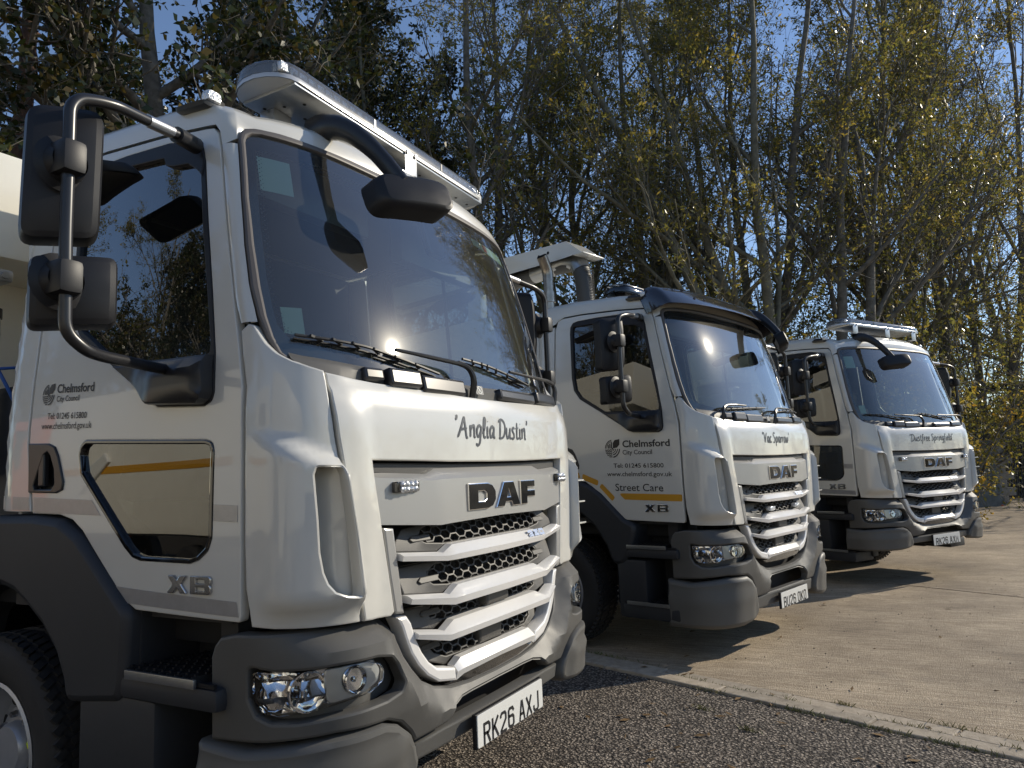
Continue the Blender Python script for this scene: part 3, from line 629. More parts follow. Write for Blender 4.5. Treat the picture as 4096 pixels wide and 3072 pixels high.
    rk = [PT('reflective_tape', panel('tape', LO, [(2.325, 1.400), (2.322, 1.352), (2.52, 1.357), (2.52, 1.410)], off=.0015, th=.001, bev=.0005, res=.1))] if v == 0 else []
    T.extend(two('rear_quarter_panel', rq, *rk))
    mk('back_wall', box('white_paint', (-1.70, -.98, 1.1), (-1.665, .98, 2.86), .02))
    # ---------------------------------------------------------- doors
    holes = [WIN] + ([LWIN] if v == 0 else [])
    hdo = [(2.326, 1.600), (2.2, 1.594), (2.160, 1.579), (2.136, 1.543), (2.109, 1.476), (2.099, 1.452), (2.105, 1.427), (2.139, 1.417), (2.318, 1.424)]; holes.append(hdo)
    door = panel('white_paint', LO, fillet(DOOR, [.02 if i in (9, 10) else 0 for i in range(len(DOOR))], 3), holes, off=0, th=.035, bev=.005, res=.06)
    card_o = [(2.30, 2.60), (2.30, 1.62), (2.26, 1.36), (2.05, 1.33), (1.95, 1.22), (1.75, 1.05), (1.22, 1.03), (1.22, 1.84), (1.40, 2.58), (1.48, 2.66), (2.05, 2.72), (2.28, 2.70)]
    ring = panel('black_plastic', LO, inset(ccw(WIN), -.001), [GLS], off=.003, th=.03, bev=.003, res=.06)
    sail_t = [(1.303, 1.842), (1.297, 1.715), (1.305, 1.688), (1.338, 1.673), (1.57, 1.689), (1.836, 1.856), (1.52, 1.85)]
    sail = panel('black_satin', LO, inset(ccw(sail_t), .004), off=.012, th=.03, bev=.008, res=.025, fo=lambda s, z: .05 * sm((1.72 - s) / .2) * sm((s - 1.29) / .03) * sm((1.86 - z) / .06) * sm((z - 1.66) / .05))
    cap_t = [(1.435, 2.56), (1.455, 2.612), (1.5, 2.647), (1.647, 2.68), (1.9, 2.697), (2.10, 2.70), (2.15, 2.69), (2.16, 2.66), (1.9, 2.645), (1.66, 2.622), (1.645, 2.59), (1.60, 2.575), (1.52, 2.565), (1.47, 2.53), (1.44, 2.50)]
    topcap = panel('black_plastic', LO, cap_t, off=.008, th=.02, bev=.004, res=.04)
    vbar = panel('black_plastic', LO, [(1.735, 1.80), (1.755, 1.81), (1.765, 2.66), (1.745, 2.66)], off=-.014, th=.01, bev=.002, res=.3)
    kids = [PT('door_card', panel('interior', LO, card_o, [inset(ccw(WIN), .01)] + ([inset(ccw(LWIN), .006)] if v == 0 else []), off=-.04, th=.03, bev=.004, res=.08)),
            PT('window_trim', ring), PT('window_glass', panel('door_glass', LO, inset(ccw(GLS), -.006), off=-.012, th=.004, bev=.001, res=.1)), PT('window_bar', vbar), PT('mirror_base', sail), PT('window_top_trim', topcap)]
    if v == 0:
        lg = inset(ccw(LWIN), .013)
        kids += [PT('lower_window_frame', panel('black_gloss', LO, inset(ccw(LWIN), -.002), [lg], off=.004, th=.03, bev=.004, res=.05)), PT('lower_window_glass', panel('door_glass', LO, inset(lg, -.005), off=-.012, th=.004, bev=.001, res=.1))]
        for t in ([(2.292, 1.400), (2.296, 1.343), (1.864, 1.327), (1.918, 1.382)], [(1.289, 1.356), (1.186, 1.350), (1.186, 1.299), (1.290, 1.304)], [(1.766, 1.088), (1.188, 1.059), (1.18, 1.013), (1.700, 1.034)]):
            kids.append(PT('reflective_tape', panel('tape', LO, t, off=.0015, th=.001, bev=.0005, res=.08)))
    else:
        for t in ([(2.33, 1.396), (2.10, 1.391), (2.09, 1.346), (2.33, 1.344)], [(2.064, 1.383), (1.909, 1.323), (1.92, 1.282), (2.071, 1.337)], [(1.878, 1.30), (1.759, 1.19), (1.786, 1.159), (1.904, 1.272)], [(1.725, 1.221), (1.178, 1.204), (1.179, 1.153), (1.669, 1.171)]):
            kids.append(PT('reflective_tape', panel('amber_tape', LO, fillet(t, .012, 3), off=.0015, th=.001, bev=.0005, res=.08), label='amber reflective tape'))
    hd = [(2.336, 1.607), (2.2, 1.600), (2.157, 1.585), (2.131, 1.547), (2.103, 1.478), (2.093, 1.452), (2.099, 1.422), (2.139, 1.411), (2.325, 1.418)]
    hr = [(2.228, 1.558), (2.204, 1.568), (2.185, 1.553), (2.157, 1.501), (2.15, 1.447), (2.17, 1.427), (2.285, 1.430), (2.29, 1.445)]
    hb = panel('black_satin', LO, hd, [hr], off=.007, th=.02, bev=.005, res=.05); hb.join(panel('black_satin', LO, inset(ccw(hr), -.004), off=-.03, th=.01, bev=.002, res=.05), panel('black_satin', LO, [(2.265, 1.555), (2.225, 1.565), (2.222, 1.44), (2.262, 1.437)], off=.006, th=.02, bev=.006, res=.05))
    kids.append(PT('door_handle', hb))
    for nm, pol, hs in (('X', [(0, 0), (.034, 0), (.052, .019), (.066, 0), (.10, 0), (.071, .030), (.098, .057), (.064, .057), (.052, .042), (.036, .057), (.004, .057), (.031, .029)], []), ('B', [(.113, 0), (.197, 0), (.206, .008), (.206, .024), (.200, .029), (.206, .035), (.206, .050), (.199, .057), (.113, .057)], [[(.140, .011), (.178, .011), (.178, .022), (.140, .022)], [(.140, .035), (.178, .035), (.178, .046), (.140, .046)]])):
        kids.append(PT('badge_letter', letter('chrome_dark', lambda u, w_, o=0.: LO(1.497 - u, 1.077 + w_, o), fillet(pol, .004, 2), hs, th=.009, bev=.003)))
    tx = (lambda s0, z0, k=1.: (lambda u, w_, o=0.: LO(s0 - u, z0 + w_, o)))
    if v == 0: L_ = (('Chelmsford', 2.176, 1.938, 1.791, 1.777, .047, .0010), ('City Council', 2.174, 2.026, 1.757, 1.750, .031, .0003), ('Tel: 01245 615800', 2.225, 1.970, 1.694, 1.680, .033, .0003), ('www.chelmsford.gov.uk', 2.259, 1.935, 1.657, 1.641, .036, .0002)); em = (2.232, 1.788, .041)
    else: L_ = (('Chelmsford', 1.662, 1.249, 1.576, 1.563, .074, .0016), ('City Council', 1.664, 1.402, 1.519, 1.511, .050, .0005), ('Tel: 01245 615800', 1.756, 1.312, 1.420, 1.406, .047, .0005), ('www.chelmsford.gov.uk', 1.821, 1.246, 1.356, 1.339, .050, .0003), ('Street Care', 1.75, 1.327, 1.240, 1.229, .080, .0003)); em = (1.757, 1.569, .071)
    lk = [PT('lettering', fit_text(*q)) for q in L_]
    emb = emblem(tx(em[0], em[1]), em[2])
    door_r = PT('door', door, *kids, *lk, PT('emblem', emb))
    # the far door shows no lettering here: only mirrored shapes
    T.append(door_r); T.append(PT('door', door.mir(), *[(a, b.mir(), c, d) for a, b, c, d in kids if a not in ('badge_letter',)]))
    # ---------------------------------------------------------- corner panels with air vanes
    zt = lambda s: np.interp(s, [.85, .873, .985, 1.103, 1.16], [1.485, 1.49, 1.546, 1.581, 1.585])
    bul = lambda s, z: .055 * sm((1.155 - s) / .16) * sm((zt(s) - z) / .055) * sm((z - .985) / .085)
    cp = [(1.163, 1.926), (1.134, 1.918), (1.112, 1.892), (1.086, 1.859), (1.046, 1.824), (.999, 1.797), (.945, 1.779), (.896, 1.766), (.89, 1.734), (.881, 1.652), (.87, 1.551), (.849, 1.43), (.798, 1.043), (.787, .967), (.958, .973), (1.064, .978), (1.135, .985), (1.142, 1.037), (1.154, 1.101), (1.160, 1.252), (1.160, 1.72), (1.186, 1.854), (1.195, 1.905)]
    vane = [(.861, 1.463), (.943, 1.463), (.945, 1.434), (.937, 1.30), (.933, 1.20), (.924, 1.14), (.912, 1.105), (.892, 1.078), (.859, 1.059), (.808, 1.048)]
    vo = [(.862, 1.455), (.938, 1.457), (.945, 1.434), (.937, 1.30), (.933, 1.20), (.924, 1.14), (.912, 1.105), (.892, 1.078), (.859, 1.062), (.816, 1.053), (.835, 1.25)]
    corner = panel('white_paint', LO, cp, [fillet(vo, .006, 2)], th=.055, bev=.006, res=.022, fo=bul, ang=40)
    floor_ = panel('white_paint', LO, inset(ccw(vo), -.012), off=0, th=.01, bev=.001, res=.03, fo=lambda s, z: -.012 - .055 * sm((s - .82) / .11))
    T.append(PT('corner_panel', corner, PT('air_vane', floor_)))
    fins = [PT('vane_fin', box('white_paint', (-.13, .86, z - .004), (-.03, .97, z + .004), .002)) for z in (1.14, 1.25, 1.36)]
    T.append(PT('corner_panel', corner.mir(), PT('air_vane', floor_.mir()), *fins))
    # ---------------------------------------------------------- bonnet panel
    op = [(0, 1.464), (.3, 1.466), (.722, 1.475), (.688, 1.257), (.638, .972), (.655, .960), (.778, .967), (.790, 1.043), (.842, 1.43), (.862, 1.551), (.873, 1.652), (.880, 1.724), (.884, 1.764), (.769, 1.750), (.675, 1.743), (.568, 1.739), (.362, 1.733), (.171, 1.727), (0, 1.725)]
    cr = lambda z: np.interp(z, [1.45, 1.6, 1.7], [.727, .746, .755])
    bon = panel('white_paint', LO, symm(op), th=.045, bev=.006, res=.035, fo=lambda s, z: .010 * sm((np.abs(s) - cr(z)) / .012 + .5) * sm((1.72 - z) / .1) - .02 * sm((z - 1.695) / .035) ** 2)
    nm = {0: None, 1: None}
    T.append(('bonnet_panel', bon.copy().tf(WARP) if WARP else bon, [], None)); FIXM['bonnet'] = len(T) - 1
    # ---------------------------------------------------------- grille
    mk('grille_backing', panel('dark_void', LO, symm([(0, .70), (.35, .70), (.66, .93), (.76, 1.47), (0, 1.47)]), off=-.10, th=.02, res=.1))
    tt = panel('grey_trim', LO, symm([(0, 1.436), (.385, 1.436), (.455, 1.418), (.715, 1.432), (.719, 1.468), (.3, 1.460), (0, 1.458)]), off=-.03, th=.03, bev=.006, res=.1)
    mk('grille_top_trim', tt)
    # badge panel: flat facets folded at two kinks, bevelled along the top
    bx = lambda s, o: np.array(LO(s, 1.3, o))
    rows = [[], [], [], [], []]
    for s in (.712, .45, .392, 0, -.392, -.45, -.712):
        a = abs(s); t1 = {.712: (1.436, -.035), .45: (1.423, -.012), .392: (1.442, -.022), 0: (1.443, -.024)}[a]; t2 = {.712: (1.418, -.008), .45: (1.399, .018), .392: (1.402, .022), 0: (1.404, .020)}[a]; t3 = {.712: (1.262, -.006), .45: (1.238, .022), .392: (1.240, .022), 0: (1.246, .020)}[a]
        kk = {.712: .705, .45: .412, .392: .36, 0: 0}[a]; sb = math.copysign(kk if a else 0, s)
        rows[0].append(tuple(LO(s, t1[0] + .002, t1[1] - .03))); rows[1].append(tuple(LO(s, *t1))); rows[2].append(tuple(LO(s, *t2))); rows[3].append(tuple(LO(sb, *t3))); rows[4].append(tuple(LO(sb, t3[0] - .001, t3[1] - .05)))
    bp_ = strip('silver_panel', rows, 12); n7 = 7; bp_.f += [(0, 7, 14, 21, 28), (34, 27, 20, 13, 6)]
    fb = lambda u, w_, o=0.: LO(u * 0 + .243 - u, 1.277 + w_ + 0 * u, np.asarray(o) + .0215)   # letter field, u towards the truck's left
    fb = lambda u, w_, o=0.: np.stack([np.asarray(.019 - .085 * (np.asarray(u) - .243) ** 2 * 1.0 + .0 + np.asarray(o)) + 0 * np.asarray(u), np.asarray(u) - .243, 1.277 + np.asarray(w_)], -1)
    Dl = [(0, 0), (.135, 0), (.172, .010), (.195, .034), (.195, .069), (.172, .093), (.135, .103), (0, .103)]; Dh = [(.066, .032), (.108, .032), (.128, .042), (.128, .061), (.108, .071), (.066, .071)]
    Al = [(.200, 0), (.262, 0), (.270, .020), (.318, .020), (.312, 0), (.404, 0), (.352, .103), (.262, .103)]; Al = [(.197, 0), (.263, 0), (.274, .018), (.326, .018), (.334, 0), (.404, 0), (.346, .103), (.262, .103)]
    Ah = [(.287, .040), (.316, .040), (.302, .072)]
    Fl = [(.411, 0), (.472, 0), (.472, .030), (.552, .030), (.552, .060), (.478, .060), (.478, .072), (.552, .072), (.552, .103), (.411, .103)]
    bk = []
    for pol, hs in ((Dl, [Dh]), (Al, [Ah]), (Fl, [])):
        base = letter('chrome', fb, pol, hs, th=.010, bev=.003, off=.007); face = letter('black_gloss', fb, inset(ccw(pol), .0035), [inset(list(reversed(ccw(h))), .003) for h in hs], th=.002, bev=.001, off=.0085)
        bk.append(PT('badge_letter', base, PT('badge_face', face)))
    if v == 0:
        for y in (-.57, .655):
            f = flat((-.035, y, 1.382), (0, 1, 0), (0, 0, 1), (1, 0, 0)); w2 = .064 if y < 0 else .046
            fr = panel('black_gloss', f, fillet([(-w2, -.019), (w2, -.019), (w2, .019), (-w2, .019)], .006, 3), off=.022, th=.03, bev=.004, res=.2)
            le = M('lamp_clear', 40)
            for i in range(4):
                for j in range(2): lathe('x', [(.001, .010), (.006, .008), (.0125, .002), (.0135, -.004)], (-.012, y - w2 * .75 + w2 * 1.5 * (i + .5) / 4, 1.382 - .0085 + .017 * j), 'x', 8, le)
            bk.append(PT('marker_lamp', fr, PT('led_lens', le)))
    mk('badge_panel', bp_, *bk)
    # uprights beside the slats
    up = panel('silver_bar', LO, [(.684, 1.248), (.716 - .03, 1.255), (.655, 1.06), (.636, .962), (.606, .955), (.638, 1.12)], off=.004, th=.04, bev=.006, res=.1)
    up = panel('silver_panel', LO, [(.634, 1.245), (.682, 1.250), (.660, 1.10), (.634, .962), (.592, .958), (.606, 1.06)], off=.0, th=.05, bev=.008, res=.1)
    T.extend(two('grille_upright', up))
    sl = [([(.612, 1.158, 1.150, 1.133), (.384, 1.136, 1.126, 1.108), (.325, 1.160, 1.128, 1.107), (0, 1.162, 1.128, 1.105)], [(.003, .022, .016), (.004, .032, .025), (.000, .034, .028), (.0, .034, .028)]),
          ([(.577, 1.012, 1.003, .986), (.364, .986, .976, .951), (.302, 1.012, .978, .953), (0, 1.014, .978, .953)], [(.003, .024, .016), (.012, .045, .038), (.004, .048, .042), (.004, .048, .042)]),
          ([(.535, .888, .878, .862), (.392, .862, .852, .830), (.325, .888, .854, .832), (0, .891, .856, .835)], [(-.012, .012, .004), (.004, .038, .032), (-.004, .040, .034), (-.004, .040, .034)])]
    gaps = [([(0, 1.243), (.435, 1.243), (.545, 1.232), (.60, 1.19), (.606, 1.160), (.384, 1.138), (.325, 1.162), (0, 1.164)], [(0, 1.240), (.375, 1.240), (.44, 1.224), (.475, 1.195), (.44, 1.178), (.345, 1.168), (0, 1.168)]),
            ([(0, 1.104), (.44, 1.104), (.585, 1.10), (.572, 1.014), (.364, .988), (.302, 1.014), (0, 1.016)], [(0, 1.097), (.352, 1.097), (.42, 1.072), (.442, 1.047), (.41, 1.028), (.33, 1.018), (0, 1.02)]),
            ([(0, .952), (.40, .952), (.552, .95), (.530, .890), (.392, .864), (.325, .890), (0, .893)], [(.098, .950), (.365, .950), (.41, .925), (.405, .905), (.34, .893), (.098, .896)]),
            ([(0, .832), (.40, .832), (.485, .82), (.43, .76), (.315, .722), (.27, .742), (0, .745)], [(.09, .826), (.345, .826), (.39, .80), (.372, .775), (.31, .752), (.09, .748)])]
    for i, (gp, hole) in enumerate(gaps):
        o_ = (-.028, -.022, -.045, -.055)[i]; tl = (.0, .0, .0, .0)[i]
        if hole[0][0] == 0: holes_ = [symm(hole)]
        else: holes_ = [hole, [(-a, b) for a, b in hole]]
        ear = M('grey_trim')
        pl_ = panel('grey_trim', LO, symm(gp), [list(h) for h in holes_], off=o_, th=.03, bev=.005, res=.12, fo=lambda s, z: -.03 * sm((z - (gp[-1][1])) / .09))
        fo_ = (lambda zz: (lambda s, z, o=0.: LO(s, z, np.asarray(o) - .03 * sm((np.asarray(z) - zz) / .09))))(gp[-1][1])
        hcs = [honey(fo_, h, o_ - .002) for h in holes_]
        for sg in (1, -1):                                  # pointed bar ends beside the lattice
            m0 = max(a for a, b in hole); zc = [b for a, b in hole if a == m0][0]
            q_ = [(sg * (m0 - .065), zc - .010), (sg * (m0 + .035), zc - .010), (sg * (m0 + .048), zc), (sg * (m0 + .030), zc + .012), (sg * (m0 - .065), zc + .012)]
            pl_.join(panel('grey_trim', fo_, fillet(q_, .004, 2), off=o_ + .003, th=.01, bev=.003, res=.2))
        k_ = [PT('grille_lattice', h) for h in hcs]
        if i in (2, 3): k_.append(PT('radar_cover', panel('grey_trim', LO, fillet([(-.09, gp[-1][1] + .003), (.09, gp[-1][1] + .003), (.088, gp[0][1] - .004), (-.088, gp[0][1] - .004)], .008, 3), off=o_ + (.035 if i == 2 else .005), th=.05, bev=.012, res=.2)))
        mk('grille_insert', pl_, *k_)
    for i, (st, of) in enumerate(sl):
        k_ = []
        if i == 0:
            fz = lambda u, w_, o=0.: np.stack([.022 + np.asarray(o) - np.asarray(w_) * .55 + 0 * np.asarray(u), .30 + np.asarray(u), 1.134 + np.asarray(w_)], -1)
            k_ = [PT('power_badge', poly_text('230' if v == 0 else '260', .027, .043, .009, 'chrome_dark', fz, .008, .02, th=.004))]
        mk('grille_slat', slat(st, of), *k_)
    if v == 1:
        for y in (-.22, .27): mk('grille_lamp', box('lamp_clear', (-.03, y - .045, 1.035), (.012, y + .045, 1.068), .008))
    # bright U round the lower grille
    Uo = [(.618, .947), (.596, .910), (.58, .869), (.555, .816), (.52, .769), (.474, .725), (.412, .688), (.309, .668)]; Ui = [(.572, .947), (.549, .919), (.53, .867), (.499, .813), (.463, .771), (.419, .741), (.315, .717)]
    u1 = panel('silver_bar', LO, Uo + list(reversed(Ui)), off=-.008, th=.06, bev=.010, res=.05)
    T.extend(two('grille_surround', u1))
    b4 = [([(.307, .719, .700, .669), (.268, .741, .708, .684), (.0, .743, .712, .692)], [(-.022, -.004, -.014), (-.02, .004, -.006), (-.02, .006, -.004)])]
    mk('grille_slat', slat(*b4[0]))
    mk('grille_lower_trim', panel('black_gloss', LO, symm([(0, .69), (.26, .682), (.30, .668), (.36, .665), (.30, .640), (0, .632)]), off=-.035, th=.03, bev=.006, res=.1))
    # ---------------------------------------------------------- windscreen
    seal_in = [(0, 2.670), (.58, 2.672), (.85, 2.660), (.885, 2.652), (.905, 2.636), (.915, 2.612), (.932, 2.50), (.950, 2.385), (.967, 2.2), (.973, 2.05), (.971, 1.95), (.962, 1.88), (.947, 1.83), (.915, 1.80), (.79, 1.78), (.5, 1.765), (0, 1.755)]
    frit_in = [(0, 2.613), (.5, 2.614), (.777, 2.611), (.86, 2.608), (.888, 2.592), (.906, 2.49), (.932, 2.285), (.947, 2.1), (.947, 1.993), (.943, 1.93), (.914, 1.883), (.858, 1.866), (.687, 1.832), (.48, 1.82), (0, 1.815)]
    k_ = [PT('windscreen_seal', panel('seal_rubber', WS, symm(SEALO), [symm(seal_in)], off=.012, th=.03, bev=.007, res=.05)),
          PT('black_border', panel('black_gloss', WS, symm([(a * 1.004, z) for a, z in seal_in]), [symm(frit_in)], off=-.008, th=.002, bev=.0005, res=.06))]
    dots = M('black_gloss'); dots.smooth = False; fr_ = resamp(ccw(symm(frit_in)), .009)
    for rw, dd in enumerate((.006, .013, .020)):
        ii_ = inset(fr_, dd); r_ = .0030 - .0007 * rw
        for j in range(rw % 2, len(ii_), 2 if rw < 2 else 2):
            u, w_ = ii_[j]; p_ = WS(np.array([u - r_, u, u + r_, u]), np.array([w_, w_ - r_, w_, w_ + r_]), -.0075); dots.add(p_, [(0, 1, 2, 3)])
    k_.append(PT('dotted_border', dots))
    if v == 0:
        k_.append(PT('paper_sticker', panel('paper_green', WS, [(.884, 2.577), (.763, 2.582), (.784, 2.437), (.901, 2.436)], off=-.012, th=.001, bev=.0003, res=.06)))
        k_.append(PT('paper_sticker', panel('paper_green', WS, [(.925, 1.995), (.856, 1.998), (.861, 1.895), (.925, 1.904)], off=-.012, th=.001, bev=.0003, res=.06)))
        rs = panel('paper_green', WS, [(-.42, 2.612), (-.78, 2.602), (-.80, 2.545), (-.425, 2.570)], off=-.006, th=.001, bev=.0003, res=.06)
        k_.append(PT('windscreen_strip', rs, PT('red_mark', panel('red_print', WS, [(-.535, 2.604), (-.575, 2.602), (-.575, 2.562), (-.535, 2.566)], off=-.004, th=.001, bev=.0003, res=.1))))
        k_.append(PT('sensor_housing', panel('black_gloss', WS, fillet([(.017, 2.61), (-.187, 2.61), (-.085, 2.407), (.037, 2.41)], .02, 3), off=-.012, th=.03, bev=.006, res=.1)))
    mk('windscreen', panel('windscreen_glass', WS, symm([(a * .994, z - .008 if z > 2.3 else z) for a, z in SEALO]), off=0, th=.006, bev=.001, res=.04), *k_)
    # cowl under the glass
    rows = [[], [], [], []]
    for s in np.linspace(-.93, .93, 50):
        a = abs(s); zh = float(np.interp(a, [0, .4, .7, .9, .95], [1.722, 1.733, 1.744, 1.763, 1.775]))
        rows[0].append(tuple(WS(s, zh + .060, .006))); rows[1].append(tuple(WS(s, zh + .035, .022))); rows[2].append(tuple(LO(s, zh - .012, -.05))); rows[3].append(tuple(LO(s, zh - .03, -.03)))
    cow = strip('bumper_grey', rows, 40)
    def lump(s0, s1, z0, z1, o0, m='black_satin'): return panel(m, WS, fillet([(s0, z0), (s1, z0), (s1, z1), (s0, z1)], .012, 3), off=o0, th=.05, bev=.012, res=.1)
    ck = [PT('cowl_cover', lump(a, b, c, d, e)) for a, b, c, d, e in ((.696, .607, 1.745, 1.793, .04), (.595, .43, 1.73, 1.795, .055), (.42, .15, 1.72, 1.785, .05), (-.14, -.49, 1.73, 1.778, .045), (-.505, -.77, 1.735, 1.792, .055))]
    f = lambda u, w_, o=0.: WS(.056 - u, 1.738 + w_, np.asarray(o) + .034)
    ns = panel('decal_grey', f, [(0, 0), (.058, 0), (.058, .038), (0, .038)], off=.002, th=.002, bev=.0005, res=.1)
    ri = M('paper_white'); ri.smooth = False
    a = np.linspace(0, 2 * math.pi, 21); u = np.concatenate([.029 + .019 * np.cos(a), .029 + .016 * np.cos(a)]); w_ = np.concatenate([.019 + .016 * np.sin(a), .019 + .0135 * np.sin(a)])
    ri.add(f(u, w_, .0035 + 0 * u), [(i, i + 1, 21 + i + 1, 21 + i) for i in range(20)]); u = np.array([.016, .019, .042, .039]); w_ = np.array([.028, .03, .01, .008]); ri.add(f(u, w_, .0035 + 0 * u), [(0, 1, 2, 3)])
    u = np.array([.023, .026, .026, .023]); ri.add(f(u, np.array([.012, .012, .027, .027]), .0033 + 0 * u), [(0, 1, 2, 3)])
    ck.append(PT('warning_label', ns, PT('pictogram', ri)))
    mk('cowl', cow, *ck)
    # wipers: arm with a bent neck, blade with a rubber
    wp = [([(.085, 1.70, .02), (.088, 1.79, .06), (.11, 1.838, .06), (.156, 1.852, .05), (.40, 1.863, .042), (.52, 1.873, .03)], [(.908, 1.885, .012), (.786, 1.876, .018), (.656, 1.866, .02), (.479, 1.837, .018), (.281, 1.806, .012)]),
          ([(-.836, 1.74, .03), (-.836, 1.83, .06), (-.825, 1.862, .055), (-.72, 1.868, .05), (-.499, 1.866, .04), (-.30, 1.873, .03)], [(.088, 1.890, .012), (-.06, 1.880, .018), (-.137, 1.872, .02), (-.32, 1.85, .018), (-.485, 1.828, .012)])]
    if v == 1: wp = T2WIPE
    for arm, bl in wp:
        ap = smooth_path([tuple(WS(*q)) for q in arm], .03); r_ = [.014 - .007 * i / (len(ap) - 1) for i in range(len(ap))]
        bo = tube('black_plastic', smooth_path([tuple(WS(s, z, o + .012)) for s, z, o in bl], .05), .006, 6)
        bo.join(tube('black_plastic', [tuple(WS(s, z - .004, .004)) for s, z, o in bl], .004, 5))
        for t in np.linspace(.15, .85, 6):
            i = t * (len(bl) - 1); k = int(i); c = np.array(bl[k]) * (1 - i + k) + np.array(bl[k + 1]) * (i - k); bar(bo, WS(c[0] - .02, c[1], .008), WS(c[0] + .03, c[1] + .004, c[2] + .016), .010, .008)
        mk('wiper', tube('black_satin', ap, r_, 8), PT('wiper_blade', bo))
    # ---------------------------------------------------------- bumper
    lowz = (lambda z: z) if v == 0 else (lambda z: z - .02 if z > .72 else .70 - (.72 - z) * 1.45)
    def BB(s, z, o=0.):
        p = S_(s, z, o, 'bu'); zz = p[..., 2]; p[..., 2] = zz if v == 0 else np.where(zz > .72, zz - .02, .70 - (.72 - zz) * 1.45); return p
    Uc = [(.63, .96), (.622, .915), (.61, .872), (.585, .815), (.552, .767), (.50, .715), (.43, .680), (.33, .655), (.2, .643), (0, .640)]
    def urel(s, z):
        s_ = np.abs(np.asarray(s, float)).ravel(); d = segdist(np.array(Uc + [(0, .95)]), s_, np.asarray(z, float).ravel()).reshape(np.shape(s)); return -.062 * (1 - sm(d / .085)) - .012 * sm((.56 - np.asarray(z)) / .06)
    hl = fillet([(1.150, .868), (1.07, .853), (.97, .853), (.878, .856), (.756, .853), (.697, .841), (.671, .811), (.650, .755), (.664, .732), (.727, .719), (.915, .715), (1.009, .707), (1.083, .709), (1.126, .729), (1.150, .775)], .015, 3)
    if v == 0: bot = [(0, .604), (.28, .603), (.335, .592), (.365, .568), (.395, .552), (.44, .547), (.566, .541)]
    else: bot = [(0, .612), (.27, .612), (.335, .60), (.36, .57), (.362, .535), (.44, .53), (.566, .53)]
    bh = Uc[:0] + bot + [(.60, .582), (.655, .628), (.722, .655), (.909, .664), (1.098, .652), (1.30, .646), (1.30, .89), (1.285, .925), (1.26, .95), (1.195, .963), (.976, .963), (.819, .955)] + Uc
    shelf = lambda s, z: -.02 * sm((z - .905) / .03) * (np.abs(s) > .5)
    bm_ = panel('bumper_grey', BB, symm(bh), [hl, [(-a, b) for a, b in hl]], th=.05, bev=.010, res=.03, ang=26, fo=lambda s, z: urel(s, z), lines=[[(-1.29, .898), (1.29, .898)], [(-1.29, .953), (-.52, .953)], [(.52, .953), (1.29, .953)], [(-1.29, .668), (-.62, .668)], [(.62, .668), (1.29, .668)]])
    lens_o = [(1.142, .857), (1.07, .850), (.99, .850), (.874, .853), (.80, .853), (.745, .836), (.728, .814), (.739, .778), (.794, .757), (.864, .751), (.991, .731), (1.063, .722), (1.108, .732), (1.136, .765), (1.147, .809)]
    bk = []
    for sg in (1, -1):
        fl_ = (lambda sg: (lambda s, z, o=0.: BB(sg * np.asarray(s), z, o)))(sg)
        rec = panel('bumper_grey', fl_, inset(ccw(hl), -.01), off=0, th=.01, bev=.001, res=.04, fo=lambda s, z: -.05 - .025 * sm((.80 - s) / .1))
        bowl = panel('chrome', fl_, inset(ccw(fillet(lens_o, .02, 3)), .003), off=0, th=.01, bev=.001, res=.02, fo=lambda s, z: -.024 - .030 * (np.sin(s * 55) * .35 + np.sin(z * 95) * .35) * (s > .93) - .008)
        lens = panel('lens_clear', fl_, fillet(lens_o, .02, 3), off=-.006, th=.02, bev=.006, res=.04)
        hk = [PT('lamp_reflector', bowl), PT('lamp_lens', lens)]
        th_ = np.linspace(0, 2 * math.pi, 25)[:-1]; hk.append(PT('lamp_housing', panel('lamp_grey', fl_, fillet([(.935, .849), (.76, .849), (.735, .815), (.745, .782), (.80, .761), (.93, .745)], .02, 3), [[(.838 + .042 * math.cos(t), .804 + .038 * math.sin(t)) for t in th_]], off=-.022, th=.02, bev=.004, res=.03)))
        for s0, z0, r0 in ((.985, .790, .056), (.838, .804, .038)):
            c = fl_(np.array([s0]), np.array([z0]), np.array([-.026]))[0]; nn = fl_(np.array([s0]), np.array([z0]), np.array([0.]))[0] - c; nn = Vector(nn).normalized()
            lp = lathe('chrome', [(.004, -.035), (r0 * .55, -.028), (r0 * .9, -.004), (r0, .012), (r0 * 1.08, .012), (r0 * 1.12, .004)], (0, 0, 0), 'x', 20); Q = Vector((1, 0, 0)).rotation_difference((nn * .6 + Vector((1, 0, 0)) * .6).normalized())
            lp.tf(lambda x, y, z: Q @ Vector((x, y, z)) + Vector(c)); bu_ = lathe('chrome_dark', [(.001, .004), (.008, .002), (.010, -.03)], (0, 0, 0), 'x', 10); bu_.tf(lambda x, y, z: Q @ Vector((x, y, z)) + Vector(c))
            hk.append(PT('lamp_bowl', lp)); hk.append(PT('lamp_bulb', bu_))
        bk.append(('headlight', rec.copy().tf(WARP) if WARP else rec, hk, None))
    lpo = [(1.34, .645), (1.16, .630), (.909, .652), (.74, .651), (.674, .629), (.614, .586), (.574, .533), (.552, .48), (.556, .452), (.60, .428), (.757, .414), (1.0, .412), (1.34, .415)]
    lpp = panel('bumper_light', BB, lpo, th=.07, bev=.022, res=.035, ang=50, fo=lambda s, z: .022 + .02 * sm((.60 - z) / .05) * sm((s - .6) / .08))
    mid = panel('bumper_light', BB, symm([(0, .535), (.40, .533), (.548, .524), (.542, .462), (0, .470)]), off=-.012, th=.06, bev=.010, res=.1)
    bars = [PT('bumper_corner', lpp), PT('bumper_corner', lpp.mir()), PT('bumper_bar', mid)]
    # number plate
    zp = (.42, .1145) if v == 0 else (.297, .1145); xp = .034
